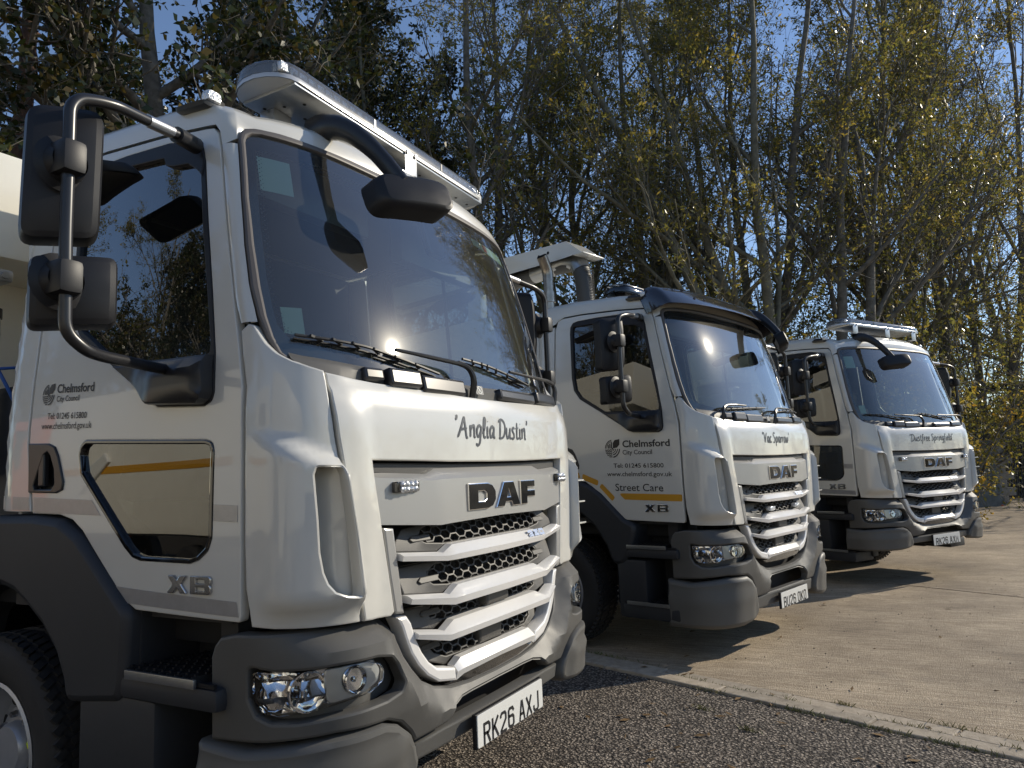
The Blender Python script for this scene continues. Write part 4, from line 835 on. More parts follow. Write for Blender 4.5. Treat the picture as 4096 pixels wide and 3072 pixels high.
    fpl = flat((xp, 0, zp[0]), (0, 1, 0), (0, 0, 1), (1, 0, 0)); W2 = .2605
    back = panel('black_plastic', fpl, [(-W2 - .005, -.004), (W2 + .004, -.004), (W2 + .004, zp[1] + .004), (-W2 - .005, zp[1] + .004)], off=-.004, th=.016, bev=.003, res=1)
    pla = panel('plate_white', fpl, fillet([(-W2, 0), (W2, 0), (W2, zp[1]), (-W2, zp[1])], .008, 3), off=0, th=.004, bev=.001, res=1)
    FIXM['plate'] = (fpl, back, pla)
    mk('bumper', bm_, *bars); T[-1][2] if 0 else None
    T[-1] = (T[-1][0], T[-1][1], list(T[-1][2]) + bk, None); FIXM['bumper'] = len(T) - 1
    mk('bumper_backing', panel('dark_void', BB, symm([(0, .44), (1.1, .44), (1.15, .94), (0, .94)]), off=-.16, th=.02, res=.1))
    # ---------------------------------------------------------- wheel arches, wheels, steps
    xw = -1.66 if v == 0 else -1.53
    fa = flat((0, -1.085, 0), (1, 0, 0), (0, 0, 1), (0, -1, 0))
    if v == 0: fo_ = [(-2.32, .72), (-2.30, 1.02), (-2.18, 1.20), (-2.0, 1.30), (-1.75, 1.333), (-1.40, 1.333), (-1.22, 1.318), (-1.10, 1.262), (-.988, 1.168), (-.868, 1.066), (-.80, 1.012), (-.808, .862), (-.816, .776), (-.832, .715), (-1.044, .691), (-1.146, .686), (-1.168, .763), (-1.215, .847), (-1.308, .935), (-1.424, 1.006), (-1.503, 1.045), (-1.60, 1.066), (-1.78, 1.06), (-1.95, 1.00), (-2.08, .90), (-2.15, .72)]
    else: fo_ = [(-2.15, .70), (-2.12, 1.02), (-2.0, 1.2), (-1.8, 1.31), (-1.55, 1.333), (-1.245, 1.329), (-1.132, 1.296), (-1.018, 1.222), (-.804, 1.022), (-.70, .98), (-.75, .80), (-.83, .68), (-.935, .67), (-.989, .81), (-1.096, .961), (-1.261, 1.084), (-1.5, 1.125), (-1.75, 1.08), (-1.93, .95), (-2.03, .70)]
    arch = panel('arch_grey', fa, fillet(fo_, .07, 3), off=0, th=.28, bev=.030, res=.06, ang=60)
    def both(name, m, *k): T.append(PT(name, m, *k)); T.append(PT(name, m.mir(), *[(a, b.mir(), tuple((a2, b2.mir(), c2, d2) for a2, b2, c2, d2 in c), d) for a, b, c, d in k]))
    both('wheel_arch', arch)
    rt, rr = .432, .262
    ty = lathe('rubber', [(rr - .01, .10), (rr + .004, .115), (rr + .05, .132), (rt - .055, .136), (rt - .022, .124), (rt - .004, .104), (rt, .06), (rt, -.06), (rt - .004, -.104), (rt - .05, -.13), (rr, -.11)], (xw, -.93, rt), 'y', 56, sgn=-1)
    tread = M('rubber'); 
    for k in range(64):
        a = 2 * math.pi * k / 64
        for y0, y1 in ((-.125, -.09), (-.07, -.02), (.02, .07), (.09, .125)): bar(tread, (xw + (rt + .002) * math.cos(a), -.93 + y0, rt + (rt + .002) * math.sin(a)), (xw + (rt + .002) * math.cos(a + .05), -.93 + y1, rt + (rt + .002) * math.sin(a + .05)), .026, .016, (math.cos(a), 0, math.sin(a)))
    rim = M('wheel_silver', 30); lathe('x', [(rr + .004, .118), (rr - .008, .124), (rr - .018, .11), (rr - .03, .04), (rr - .05, .0), (.20, -.012), (.165, -.01), (.145, .02), (.10, .03), (.095, .06), (.085, .075), (.001, .078)], (xw, -.93, rt), 'y', 48, rim, sgn=-1)
    rh = M('dark_void', 40)
    for k in range(10):
        a = 2 * math.pi * (k + .5) / 10; cx, cz = xw + .192 * math.cos(a), rt + .192 * math.sin(a); lathe('x', [(.0, .0), (.026, .0), (.026, -.02)], (cx, -.93 + .0075, cz), 'y', 12, rh, sgn=-1)
    nut = M('chrome_dark', 30)
    for k in range(8):
        a = 2 * math.pi * (k + .3) / 8; lathe('x', [(.001, .05), (.011, .05), (.014, .02), (.018, .016)], (xw + .122 * math.cos(a), -.93, rt + .122 * math.sin(a)), 'y', 6, nut, sgn=-1)
    hv = lathe('hi_vis', [(.001, .056), (.018, .055), (.022, .02)], (xw + .122 * math.cos(.24), -.93, rt + .122 * math.sin(.24)), 'y', 6, sgn=-1)
    both('wheel', ty, PT('tread', tread), PT('rim', rim, ), PT('rim_hole', rh), PT('wheel_nut', nut), PT('nut_marker', hv))
    xs0 = -1.075 if v == 0 else -.90
    both('step_housing', box('arch_grey', (xs0, -1.075, .28), (-.66 if v == 0 else -.64, -.72, .74 if v == 0 else .72), .03).join(box('arch_grey', (-1.1, -.80, .32), (-.34, -.70, 1.02), .02), box('arch_grey', (-.84, -1.03, .80), (-.80, -.72, 1.05), .01)))
    for z0, z1, xa, xb, bz, tz in ((.735, .806, -.838, -.362, .802, .83), (.285, .392, -.86, -.362, .386, .412)):
        tray = box('arch_grey', (xa, -1.082, z0), (xb, -.76, z1), .022)
        gr_ = M('black_plastic', 30); xa2, xb2 = xa + .045, xb - .075
        for k in range(9):
            x = xa2 + (xb2 - xa2) * (k + .5) / 9 - .03; bar(gr_, (x, -1.07, z1 + .012), (x + .075, -.80, z1 + .012), .009, .026)
            for t in np.linspace(.05, .9, 8): bar(gr_, (x + .075 * t, -1.07 + .27 * t, z1 + .022), (x + .075 * t, -1.07 + .27 * t, z1 + .031), .009, .009, (1, 0, 0))
        for y in (-1.07, -.98, -.89, -.80): bar(gr_, (xa2 - .03, y, z1 + .006), (xb2 + .06, y, z1 + .006), .012, .012)
        no = box('galv', (xa + .045, -1.092, bz), (xb - .088, -1.080, tz), .002)
        both('step', tray, PT('tread_grating', gr_), PT('step_nosing', no))
    # ---------------------------------------------------------- mirrors
    ap = smooth_path([(-.70, -1.035, 1.825), (-.60, -1.09, 1.80), (-.50, -1.37, 1.80), (-.47, -1.436, 1.806), (-.47, -1.492, 1.85), (-.47, -1.498, 2.115), (-.47, -1.498, 2.50), (-.47, -1.475, 2.535), (-.47, -1.421, 2.553), (-.475, -1.36, 2.566), (-.55, -1.12, 2.60), (-.57, -1.02, 2.615)], .05, 6)
    hd1 = rounded_head('black_plastic', -.61, .100, .205, .085, -1.468, 2.338, .045); turn(hd1, -.55, -1.468); hd1.tf(lambda x, y, z: (x - (y + 1.468) * -.35 * 0, y + (z - 2.338) * .02, z + (y + 1.468) * .12))
    hd2 = rounded_head('black_plastic', -.60, .112, .107, .08, -1.428, 1.990, .03); turn(hd2, -.55, -1.435); hd2.tf(lambda x, y, z: (x, y, z + (y + 1.435) * .1))
    def clamp(z, y):
        o = lathe('black_plastic', [(.045, -.045), (.075, -.04), (.082, -.03), (.06, -.02), (.05, .01)], (-.490, y + .012, z), 'x', 20); return o.join(box('black_plastic', (-.52, y - .034, z - .048), (-.43, y + .034, z + .048), .018))
    mg = lambda cx, hy, hz, y0, z0: turn(panel('chrome', flat((cx - .004, y0, z0), (0, 1, 0), (0, 0, 1), (-1, 0, 0)), fillet([(-hy, -hz), (hy, -hz), (hy, hz), (-hy, hz)], .03, 3), off=.003, th=.002, bev=.001, res=1), -.55, y0)
    km = rounded_head('black_plastic', 0, .16, .085, .05, 0, 0, .05); km.tf(lambda x, y, z: (-.94 + y * .9 - z * .2, -1.05 - x * .8 - .09 - z * .9, 2.50 + y * .18 + x * .55 - z * .15))
    both('wing_mirror', tube('black_satin', ap, .0175, 12), PT('mirror_housing', hd1, PT('mirror_glass', mg(-.61, .09, .185, -1.468, 2.338))), PT('mirror_housing', hd2, PT('mirror_glass', mg(-.60, .095, .08, -1.435, 1.993))),
         PT('mirror_clamp', clamp(2.345, -1.498)), PT('mirror_clamp', clamp(2.0, -1.498)), PT('arm_mount', tube('black_satin', [(-.555, -1.10, 2.602), (-.60, -.99, 2.617)], [.028, .03], 12)), PT('arm_sleeve', tube('steel', [(-.515, -1.235, 2.584), (-.548, -1.125, 2.600)], .021, 12)), PT('kerb_mirror', km))
    # front mirror on its arm
    sy = 1 if v == 0 else -1
    A_ = [(-.47, -.57, 2.80), (-.38, -.555, 2.815), (-.29, -.535, 2.775), (-.20, -.505, 2.69), (-.13, -.485, 2.60), (-.085, -.462, 2.53)]
    arm = tube('black_satin', smooth_path(A_, .06), [.065, .066, .062, .056, .053, .051, .049, .047, .046, .044, .043, .042, .041, .04, .039, .038, .037, .036, .036, .036, .036, .036, .035, .035, .035, .035][:len(smooth_path(A_, .06))] if len(smooth_path(A_, .06)) <= 26 else .045, 12)
    arm.tf(lambda x, y, z: (x, -.51 + (y + .51) * .75, z))
    hm = rounded_head('black_plastic', 0, .158, .085, .075, 0, 0, .06)
    hm.tf(lambda x, y, z: (-.095 + x * 1.0 - z * .28 + y * .42, -.455 + y * .90 + .015, 2.472 + z * .80 + x * .42 + y * .07))
    fm = [PT('mirror_housing', hm)]
    if v == 0: mk('front_mirror', arm, *fm)
    else: mk('front_mirror', arm.mir(), PT('mirror_housing', hm.mir()))
    # marker lamps on the roof corners
    bl = box('black_satin', (-.735, -.985, 2.775), (-.565, -.915, 2.825), .02); bl.tf(lambda x, y, z: (x, y + (.03 if z > 2.80 else 0), z + (x + .65) * -.08))
    both('roof_marker_lamp', bl, PT('lamp_lens', box('lamp_clear', (-.60, -.975, 2.79), (-.552, -.915, 2.832), .016)))
    # ---------------------------------------------------------- inside the cab
    inn = M('interior', 30); box('x', (-1.66, -.99, .98), (-.40, .99, 1.02), .0, inn); box('x', (-1.65, -.93, 1.02), (-1.60, .93, 2.70), .01, inn); box('x', (-1.55, -.86, 2.70), (-.55, .86, 2.72), .0, inn); box('x', (-.50, -.95, .70), (-.42, .95, 1.55), .0, inn); box('x', (-1.3, -.25, 1.0), (-.6, .25, 1.32), .03, inn)
    mk('cab_interior', inn, PT('sun_blind', box('interior_light', (-.62, .12, 2.46), (-.55, .80, 2.70), .01)), PT('sun_blind', box('interior_light', (-.62, -.80, 2.50), (-.55, -.12, 2.70), .01)))
    dash = M('dash_top', 40); rows = []
    for s in np.linspace(-.95, .95, 40): rows.append([tuple(WS(s * .97, 1.74, -.03)), tuple(WS(s * .97, 1.80, -.045)), (-.42 + .06 * math.cos(s * 3), -s, 1.79), (-.56, -s * .96, 1.74), (-.62, -s * .94, 1.66), (-.55, -s * .92, 1.45), (-.44, -s * .92, 1.3)])
    strip('x', rows, 50, o=dash)
    sw = 1 if v == 0 else -1                                   # steering wheel on the truck's left in the sweepers
    cy = .52 * sw; whl = M('black_plastic', 50); c0 = Vector((-.73, cy, 1.78)); ax = Vector((-.50, 0, .86)).normalized(); e1 = Vector((0, 1, 0)); e2 = ax.cross(e1)
    tube('x', [c0 + (e1 * math.cos(t) + e2 * math.sin(t)) * .225 for t in np.linspace(0, 2 * math.pi, 33)], .017, 8, whl, False)
    for t in (0, math.pi, -math.pi / 2): bar(whl, c0 + ax * -.02, c0 + (e1 * math.cos(t) + e2 * math.sin(t)) * .22, .04, .015)
    tube('x', [c0 + ax * .01, c0 - ax * .35], .06, 10, whl)
    kd = [PT('steering_wheel', whl), PT('paper_sheet', panel('paper_white', flat((-.42, -.02 if v == 0 else .2, 1.80), (.2, 1, 0), (-1, .2, .05)), [(-.16, 0), (.16, 0), (.16, .20), (-.16, .20)], off=.006, th=.001, bev=.0003, res=1))]
    mk('dashboard', dash, *kd)
    for cy in (-.58, .58):
        st_ = box('seat_cloth', (-1.30, cy - .24, 1.36), (-.80, cy + .24, 1.50), .05); bk_ = box('seat_cloth', (-1.40, cy - .23, 1.48), (-1.27, cy + .23, 2.08), .05); hr_ = box('seat_cloth', (-1.42, cy - .13, 2.11), (-1.33, cy + .13, 2.28), .04)
        mk('seat', st_, PT('seat_back', bk_), PT('head_rest', hr_), PT('seat_base', box('interior', (-1.25, cy - .2, 1.02), (-.85, cy + .2, 1.37), .02)))
    # ---------------------------------------------------------- under the cab
    ch = M('dark_void', 30); box('x', (-6.3, -.45, .55), (-.25, -.36, .80), .005, ch); box('x', (-6.3, .36, .55), (-.25, .45, .80), .005, ch); box('x', (-1.0, -.55, .45), (-.2, .55, 1.0), .02, ch); box('x', (xw - .07, -.8, rt - .07), (xw + .07, .8, rt + .07), .02, ch); box('x', (-3.6, -1.0, .45), (-2.45, -.5, .95), .03, ch); box('x', (-3.6, .5, .45), (-2.45, 1.0, .95), .03, ch); box('x', (-1.62, -.9, .88), (-.42, .9, .99), .02, ch)
    mk('chassis', ch)
    rw = ty.copy().join(tread); sh = lambda m: m.copy().tf(lambda x, y, z: (x - (5.05 + xw) + 0.0, y, z))
    both('wheel', sh(ty), PT('rim', sh(rim)))
    return T
# ------------------------------------------------------------------ things fixed to single trucks
def stadium(y0, y1, x0, x1, n=10):
    r = (x1 - x0) / 2; cx = (x0 + x1) / 2
    return [(cx + r * math.cos(t), y1 - r * .8 + r * .8 * math.sin(t)) for t in np.linspace(0, math.pi, n)] + [(cx + r * math.cos(t), y0 + r * .8 + r * .8 * math.sin(t)) for t in np.linspace(math.pi, 2 * math.pi, n)]
def light_bar(dz=0., brk=True):
    sk = lambda x, y, z: (x - .045 * y, y, z + dz)
    x0, x1 = -.74, -.445; f = flat((0, 0, 0), (1, 0, 0), (0, 1, 0))
    tray = box('galv', (x0 + .01, -.70, 2.930), (x1, .775, 2.975), .004)
    holes = M('dark_void', 40)
    for y in np.linspace(-.66, .74, 13): lathe('x', [(.0, .0), (.009, .0), (.009, -.003)], (x1 + .0012, y, 2.953), 'x', 8, holes)
    for y in np.linspace(-.6, .7, 12):
        for x in (-.52, -.60, -.68): lathe('x', [(.0, .0), (.008, .0)], (x, y + (x + .6) * .4, 2.9285), 'z', 8, holes)
    base = panel('lamp_grey', f, stadium(-.80, .835, x0 - .005, x1 + .008), off=2.962, th=.020, bev=.004, res=.15, back=True)
    rows = []
    for d, z in ((0, 2.962), (0, 2.998), (.008, 3.012), (.03, 3.025), (.06, 3.030), (.10, 3.032)):
        st = stadium(-.80 + d, .835 - d, x0 - .002 + d, x1 + .006 - d); rows.append([(x, y, z) for x, y in st + st[:1]])
    lens = strip('bar_lens', rows, 50); lens.f.append(tuple(range(len(lens.v) - len(rows[0]), len(lens.v) - 1)))
    led = M('lamp_clear', 40)
    for y in list(np.linspace(-.74, -.24, 11)) + list(np.linspace(.36, .76, 9)):
        for x in (x1 - .02, x1 - .05): box('x', (x - .012, y - .02, 2.966), (x + .012, y + .02, 3.003), .006, led)
    mid = box('lamp_grey', (x0 + .02, -.20, 2.964), (x1 - .008, .32, 3.018), .02)
    div = M('black_satin', 40)
    for y in (-.215, .335):
        r = []
        for q in (0, .012): r.append([(x1 + .009 - .0, y + q, 2.96), (x1 + .009, y + q, 2.998), (x1 - .022, y + q, 3.027), (x1 - .10, y + q, 3.035), (x0 + .1, y + q, 3.035), (x0 - .004, y + q, 2.998)])
        strip('x', r, 40, o=div)
    brs = []; bls = []
    for y in (-.60, .07, .66) if not brk else (.07, ):
        q = box('galv', (x1 + .001, y - .048, 2.84), (x1 + .006, y + .048, 2.962), .002); brs.append(q.join(box('galv', (x1 - .06, y - .048, 2.838), (x1 + .006, y + .048, 2.844), .001)))
        for q in (-.032, .032): bls.append(lathe('steel', [(.001, .012), (.010, .012), (.011, .006)], (x1 + .004, y + q, 2.945), 'x', 6))
    if brk: brs += [box('galv', (x0 + .02, -.62, 2.86), (x0 + .10, -.52, 2.93), .004), box('galv', (x0 + .02, .52, 2.86), (x0 + .10, .62, 2.93), .004)]; bls.append(lathe('steel', [(.001, -.05), (.014, -.048), (.016, -.035), (.01, -.03), (.01, 0)], (x1 - .10, -.46, 2.93), 'z', 10))
    for o in (tray, holes, base, lens, led, mid, div, *brs, *bls): o.tf(sk)
    return ('roof_light_bar', tray, [('mounting_holes', holes, (), None), ('lamp_base', base, (), None), ('led_module', led, (), None), ('centre_cover', mid, (), None), ('lamp_lens', lens, (), None), ('lens_divider', div, (), None), *[('mounting_bracket', b, (), None) for b in brs], *[('bolt', b, (), None) for b in bls]], None)
def sweeper_body():
    b = box('cream_paint', (-6.5, -1.2, .95), (-2.42, 1.2, 2.96), .03); box('x', (-2.45, -1.2, 2.47), (-1.96, 1.2, 2.965), .03, b)
    for x in (-3.3, -4.2, -5.1): box('x', (x - .03, -1.215, 1.0), (x + .03, 1.215, 2.9), .008, b)
    cyl = M('steel', 40)
    for y in (-.965, .965): tube('x', [(-2.03, y, 1.5), (-2.03, y, 2.22)], .045, 16, cyl); tube('x', [(-2.03, y, 2.22), (-2.03, y, 2.36)], .022, 12, cyl)
    col_ = M('black_satin', 40)
    for y in (-.965, .965): tube('x', [(-2.03, y, 2.20), (-2.03, y, 2.245)], .050, 16, col_)
    br = M('galv', 30)
    for y in (-.965, .965): box('x', (-2.10, y - .06, 2.36), (-1.95, y + .06, 2.42), .02, br); lathe('x', [(.001, .008), (.016, .008), (.018, 0)], (-1.95, y + .02, 2.39), 'x', 8, br)
    ho = tube('blue_line', smooth_path([(-2.0, -1.04, 2.2), (-1.93, -1.02, 2.05), (-1.9, -.95, 1.9), (-1.95, -.85, 1.75)], .08), .008, 6); tube('x', smooth_path([(-1.9, -1.02, 1.95), (-1.9, -.9, 1.97), (-2.0, -.8, 2.0)], .05), .007, 6, ho)
    pump = box('arch_grey', (-2.4, -.9, .95), (-1.8, .9, 1.9), .04)
    return [('hopper_body', b, [('lift_cylinder', cyl, (), None), ('cylinder_collar', col_, (), None), ('cylinder_bracket', br, (), None), ('hydraulic_hose', ho, (), None)], None), ('engine_housing', pump, (), None)]
def suction_gear():
    b = box('cream_paint', (-6.4, -1.15, .95), (-2.15, 1.15, 2.86), .05)
    tk = box('cream_paint', (-2.15, -1.05, 1.3), (-1.80, 1.05, 2.78), .06)
    y = -.3; bm = M('white_paint', 25)
    r = []
    for yy in (y - .16, y + .16): r.append([(-4.6, yy, 3.45), (-4.6, yy, 3.70), (-1.70, yy, 3.60), (-1.52, yy, 3.45), (-1.80, yy, 3.44)])
    n = len(r[0]); bm.add(r[0] + r[1], [tuple(range(n)), tuple(reversed(range(n, 2 * n)))] + [(n + i, n + (i + 1) % n, (i + 1) % n, i) for i in (0, 1, 2)])
    box('x', (-1.62, y - .165, 3.44), (-1.50, y + .165, 3.452), .004, bm); box('x', (-3.2, y - .05, 2.8), (-3.0, y + .05, 3.5), .01, bm)
    und = box('dark_void', (-4.55, y - .152, 3.50), (-1.75, y + .152, 3.56), .004)  # dark box stands in for the shadow inside the open channel
    hl_ = M('dark_void', 40)
    for x, z in ((-2.05, 3.53), (-1.93, 3.54), (-2.5, 3.54)): lathe('x', [(.0, .0), (.016, .0)], (x, y - .1615, z), 'y', 10, hl_, sgn=-1)
    hz = tube('hose', smooth_path([(-2.6, y, 3.40), (-1.95, y, 3.44), (-1.70, y, 3.42), (-1.64, y, 3.28), (-1.63, y + .02, 2.9)], .22, 8), .085, 16)
    for k in range(26):
        z = 2.92 + k * .016; lathe('hose', [(.084, -.004), (.088, 0), (.084, .004)], (-1.632, y + .02, z), 'z', 16, hz)
    cpl = tube('galv', smooth_path([(-2.25, y, 3.42), (-1.82, y, 3.455), (-1.69, y, 3.41), (-1.655, y, 3.33)], .14, 6), .092, 14)
    ex = tube('exhaust', [(-1.83, -.60, 2.2), (-1.83, -.60, 3.23)], .050, 20); tube('x', [(-1.83, -.60, 3.0), (-1.83, -.60, 3.10)], .060, 20, ex)
    ep = smooth_path([(-1.83, -.60, 3.21), (-1.83, -.60, 3.30), (-1.83, -.66, 3.41), (-1.83, -.68, 3.44)], .05); tube('x', ep, .052, 20, ex, False)
    ei = tube('dark_void', [Vector(p) + Vector((0, -.002, .003)) for p in ep[-3:]], .047, 20, caps=False); ei.f.append(tuple(range(20)))
    return [('tank_body', b, (), None), ('front_locker', tk, (), None), ('suction_boom', bm, [('boom_hole', hl_, (), None), ('boom_shade', und, (), None), ('suction_hose', hz, (), None), ('hose_coupling', cpl, (), None)], None), ('exhaust_stack', ex, [('exhaust_bore', ei, (), None)], None)]
def sun_visor():
    rows = []
    def V(s, z, o):
        a = abs(s); sg = 1 if s >= 0 else -1; p = np.array(WS(min(a, .93) * sg, z, o)); q = np.array(WS(.93 * sg, z, 0)); e = max(a - .93, 0)
        if e > 0: t = sm(e / .06); p = p * (1 - t) + (q + np.array((.35 * o, -sg * o * .55, 0))) * t; p += np.array((-e * .95, -sg * .018 * t, 0))
        return p
    for s in np.linspace(-1.05, 1.05, 80):
        a = abs(s); e = float(sm((1.05 - a) / .12)); zb = float(np.interp(a, [0, .5, .9, 1.05], [2.675, 2.665, 2.655, 2.64])); r = []
        for z, o in ((2.875, -.045), (2.872, -.005), (2.850, .035), (2.815, .068), (2.77, .092), (2.72, .110), (zb + .012, .124), (zb, .124), (zb, .118), (zb + .012, .118), (2.72, .104), (2.80, .06)):
            r.append(tuple(V(s, z - (1 - e) * max(z - 2.74, 0) * .55, o * (.45 + .55 * e) + .004)))
        rows.append(r)
    v = strip('visor_smoke', rows, 50); n = len(rows[0]); v.f += [tuple(range(n)), tuple(reversed(range(len(v.v) - n, len(v.v))))]
    bo = M('steel', 30)
    for s, z in ((.80, 2.80), (.69, 2.815), (.64, 2.725), (.51, 2.73), (-.80, 2.80), (-.69, 2.815), (-.36, 2.785), (-.45, 2.79)):
        p = WS(s, z, .072 if z > 2.76 else .108); q = Vector(WS(s, z, .2)) - Vector(p); q.normalize(); Q = Vector((1, 0, 0)).rotation_difference(q)
        c = lathe('steel', [(.001, .016), (.007, .014), (.011, .006), (.013, .001), (.013, -.01)], (0, 0, 0), 'x', 10); c.tf(lambda x, y, z_: Q @ Vector((x, y, z_)) + Vector(p)); bo.join(c)
    bo.m = 'black_gloss'
    return ('sun_visor', v, [('visor_bolt', bo, (), None)], None)
def low_beacon():
    f = flat((0, 0, 0), (1, 0, 0), (0, 1, 0)); o = panel('black_gloss', f, [(y * 0 + x, y) for x, y in stadium(-.80, .80, -1.12, -.86)], off=2.985, th=.05, bev=.03, res=.15, back=True)
    l = panel('bar_lens', f, stadium(-.78, .78, -1.10, -.88), off=3.004, th=.016, bev=.010, res=.15); ft = M('black_plastic')
    for y in (-.6, .6): box('x', (-1.04, y - .06, 2.90), (-.94, y + .06, 2.945), .01, ft)
    return ('roof_beacon', o, [('beacon_lens', l, (), None), ('beacon_foot', ft, (), None)], None)
def make_truck(parts, name_txt, sc, zc, hh, wdt, plate, extra, loc, rz, label, cat, nm, group):
    root = empty(nm, loc, rz); tag(root, label, cat, group)
    fpl, back, pla = FIXM_[0 if parts is PARTS[0] else 1]
    nf = lambda u, w_, o=0.: LO(sc - u, zc + w_, o)
    st = script(name_txt, hh, 'decal_grey' if wdt > 0 else 'decal_grey', nf, w=.21)
    w0 = max(a[1] for a in st.v) - min(a[1] for a in st.v)
    st = script(name_txt, hh, 'decal_grey', nf, w=.21, stretch=wdt / w0)
    ch = poly_text(plate, .079, .050, .0115, 'plate_black', fpl, .011, .028, th=.0012)
    for name, m, kids, lab in parts:
        o = build((name, m, kids, lab), root)
        if name == 'bonnet_panel': build(('nickname_lettering', st, (), None), o)
        if name == 'bumper':
            p = build(('number_plate', back, (), None), o); build(('plate_face', pla, (), None), p) if 0 else None
            _p2 = build(('plate_face', pla, (), None), o); build(('plate_characters', ch, (), None), _p2)
    for e in extra: build(e, root)
    return root
FIXM_ = {}; PARTS = {}
PARTS[0] = truck_parts(0); FIXM_[0] = FIXM['plate']
WARP = lambda x, y, z: (x, y, z - .033 * min(max((z - 1.85) / .8, 0), 1.15))
PARTS[1] = truck_parts(1); FIXM_[1] = FIXM['plate']
sb = sweeper_body(); GRP = 'white council trucks parked side by side'
make_truck(PARTS[0], "'Anglia Dustin'", -.02, 1.562, .050, .60, 'RK26 AXJ', [light_bar(), *sb], (0, 0, 0), 0., 'nearest and largest white sweeper truck, number plate RK26 AXJ, cut off by the left edge', 'truck', 'sweeper_truck', GRP)
wv = lambda e: (e[0], e[1].copy().tf(WARP), [wv(k) for k in e[2]], e[3])
make_truck(PARTS[1], "'Vac Sparrow'", -.005, 1.567, .050, .53, 'BU26 OKO', [wv(sun_visor()), wv(low_beacon()), *suction_gear()], (.5432, 3.6078, 0), -.23661, 'white suction truck with dark sun visor and exhaust stack, number plate BU26 OKO', 'truck', 'suction_truck', GRP)
make_truck(PARTS[0], "'Dustfree Springfield'", -.017, 1.575, .047, .87, 'RK26 AXM', [light_bar(.02, False), *sb], (1.6956, 6.9605, 0), -.53434, 'farthest white sweeper truck, number plate RK26 AXM, light bar raised above its roof', 'truck', 'sweeper_truck', GRP)
# ------------------------------------------------------------------ far corner of the yard: cone, fence, boards, cage, van
def spot(u, d):
    x = (u - 1106) / 1558.; r = np.array((.87112, .48917)) * x + np.array((-.48134, .86795)) * .9924; r /= np.hypot(*r); return np.array((1.535 + r[0] * d, -2.596 + r[1] * d, 0.))
mat('old_wood', (.11, .095, .08), .85, var=.5, vscale=9, c2=(.05, .042, .036)); mat('old_board', (.16, .17, .16), .8, var=.6, vscale=4, c2=(.06, .065, .06)); mat('dark_iron', (.018, .018, .019), .6, var=.3); mat('weathered_zinc', (.17, .17, .165), .6, metal=.4, var=.4, vscale=8); mat('block_grey', (.33, .31, .27), .85, var=.3, vscale=10)
c = spot(2109, 23.2); cone = empty('traffic_cone', c); tag(cone, 'orange and white traffic cone standing behind the farthest truck', 'cone')
cb = box('cone_orange', (-.18, -.18, 0), (.18, .18, .03), .012); lathe('x', [(.14, .03), (.105, .26), (.052, .56), (.03, .72), (.012, .725)], (0, 0, 0), 'z', 24, cb)
obj('cone_body', cb.mesh('cone_body'), cone); cs = lathe('plate_white', [(.104, .275), (.073, .455)], (.0, 0, 0), 'z', 24); cs.tf(lambda x, y, z: (x * 1.02, y * 1.02, z)); obj('reflective_sleeve', cs.mesh('reflective_sleeve'), cone)
# leaning palisade fence: every pale a part
fence = empty('palisade_fence', spot(2130, 25.5)); tag(fence, 'dark leaning palisade fence with vertical pales behind the farthest truck', 'fence')
dirv = spot(2170, 27) - spot(2080, 24.5); Lf = float(np.linalg.norm(dirv)) * 1.5; fence.rotation_euler = (R_(5), 0, math.atan2(dirv[1], dirv[0]))
pale = M('dark_iron', 30); pale.add([(-.035, 0, .05), (-.012, -.018, .05), (.012, -.018, .05), (.035, 0, .05), (-.035, 0, 2.2), (-.012, -.018, 2.2), (.012, -.018, 2.2), (.035, 0, 2.2), (-.012, -.004, 2.36), (.012, -.004, 2.36)], [(0, 1, 5, 4), (1, 2, 6, 5), (2, 3, 7, 6), (4, 5, 8), (5, 6, 9, 8), (6, 7, 9), (7, 4, 8, 9)])
pm = pale.mesh('pale'); random.seed(5)
for i in range(int(Lf / .15)):
    o = obj('pale', pm, fence); o.location = (-Lf / 2 + i * .15, 0, random.uniform(-.04, .04)); o.rotation_euler = (0, R_(random.uniform(-2, 3) + (6 if i % 9 in (3, 4) else 0)), 0)
for z in (.45, 1.9): obj('rail', box('dark_iron', (-Lf / 2, .0, z), (Lf / 2, .04, z + .05), .004).mesh('rail'), fence)
for i, (u, d, w_, h, rz, le, m, lb) in enumerate([(2102, 22.8, .95, 1.75, .2, 8, 'old_board', 'weathered grey board leaning on the fence beside the farthest truck'), (2122, 23.2, .55, 1.55, .35, 14, 'old_wood', 'narrow dark board leaning next to the grey one'), (2134, 24, .3, 2.1, .5, 20, 'weathered_zinc', 'thin zinc sheet leaning steeply on the dark fence')]):
    o = panel(m, flat((0, 0, 0), (1, 0, 0), (0, 0, 1), (0, -1, 0)), [(-w_ / 2, 0), (w_ / 2, 0), (w_ / 2 - .03, h), (-w_ / 2 + .02, h - .04)], th=.03, bev=.004, res=.25, back=True, fo=lambda s, z: .012 * np.sin(s * 40) * (m == 'weathered_zinc'))
    q = obj('leaning_board', o.mesh('leaning_board'), None); q.location = spot(u, d); q.rotation_euler = (-R_(le), 0, rz + .55); tag(q, lb, 'board', 'boards leaning on the fence')
bl = empty('block_stack', spot(2098, 24.0), .4); tag(bl, 'low stack of pale concrete blocks behind the bonnet of the farthest truck', 'blocks')
bm0 = box('block_grey', (-.22, -.11, 0), (.22, .11, .215), .008).mesh('block')
for k in range(8):
    for j in range(2): o = obj('block', bm0, bl); o.location = (j * .45 - .2 + (.2 if k % 2 else 0), 0, k * .218); o.rotation_euler = (0, 0, random.uniform(-.03, .03))
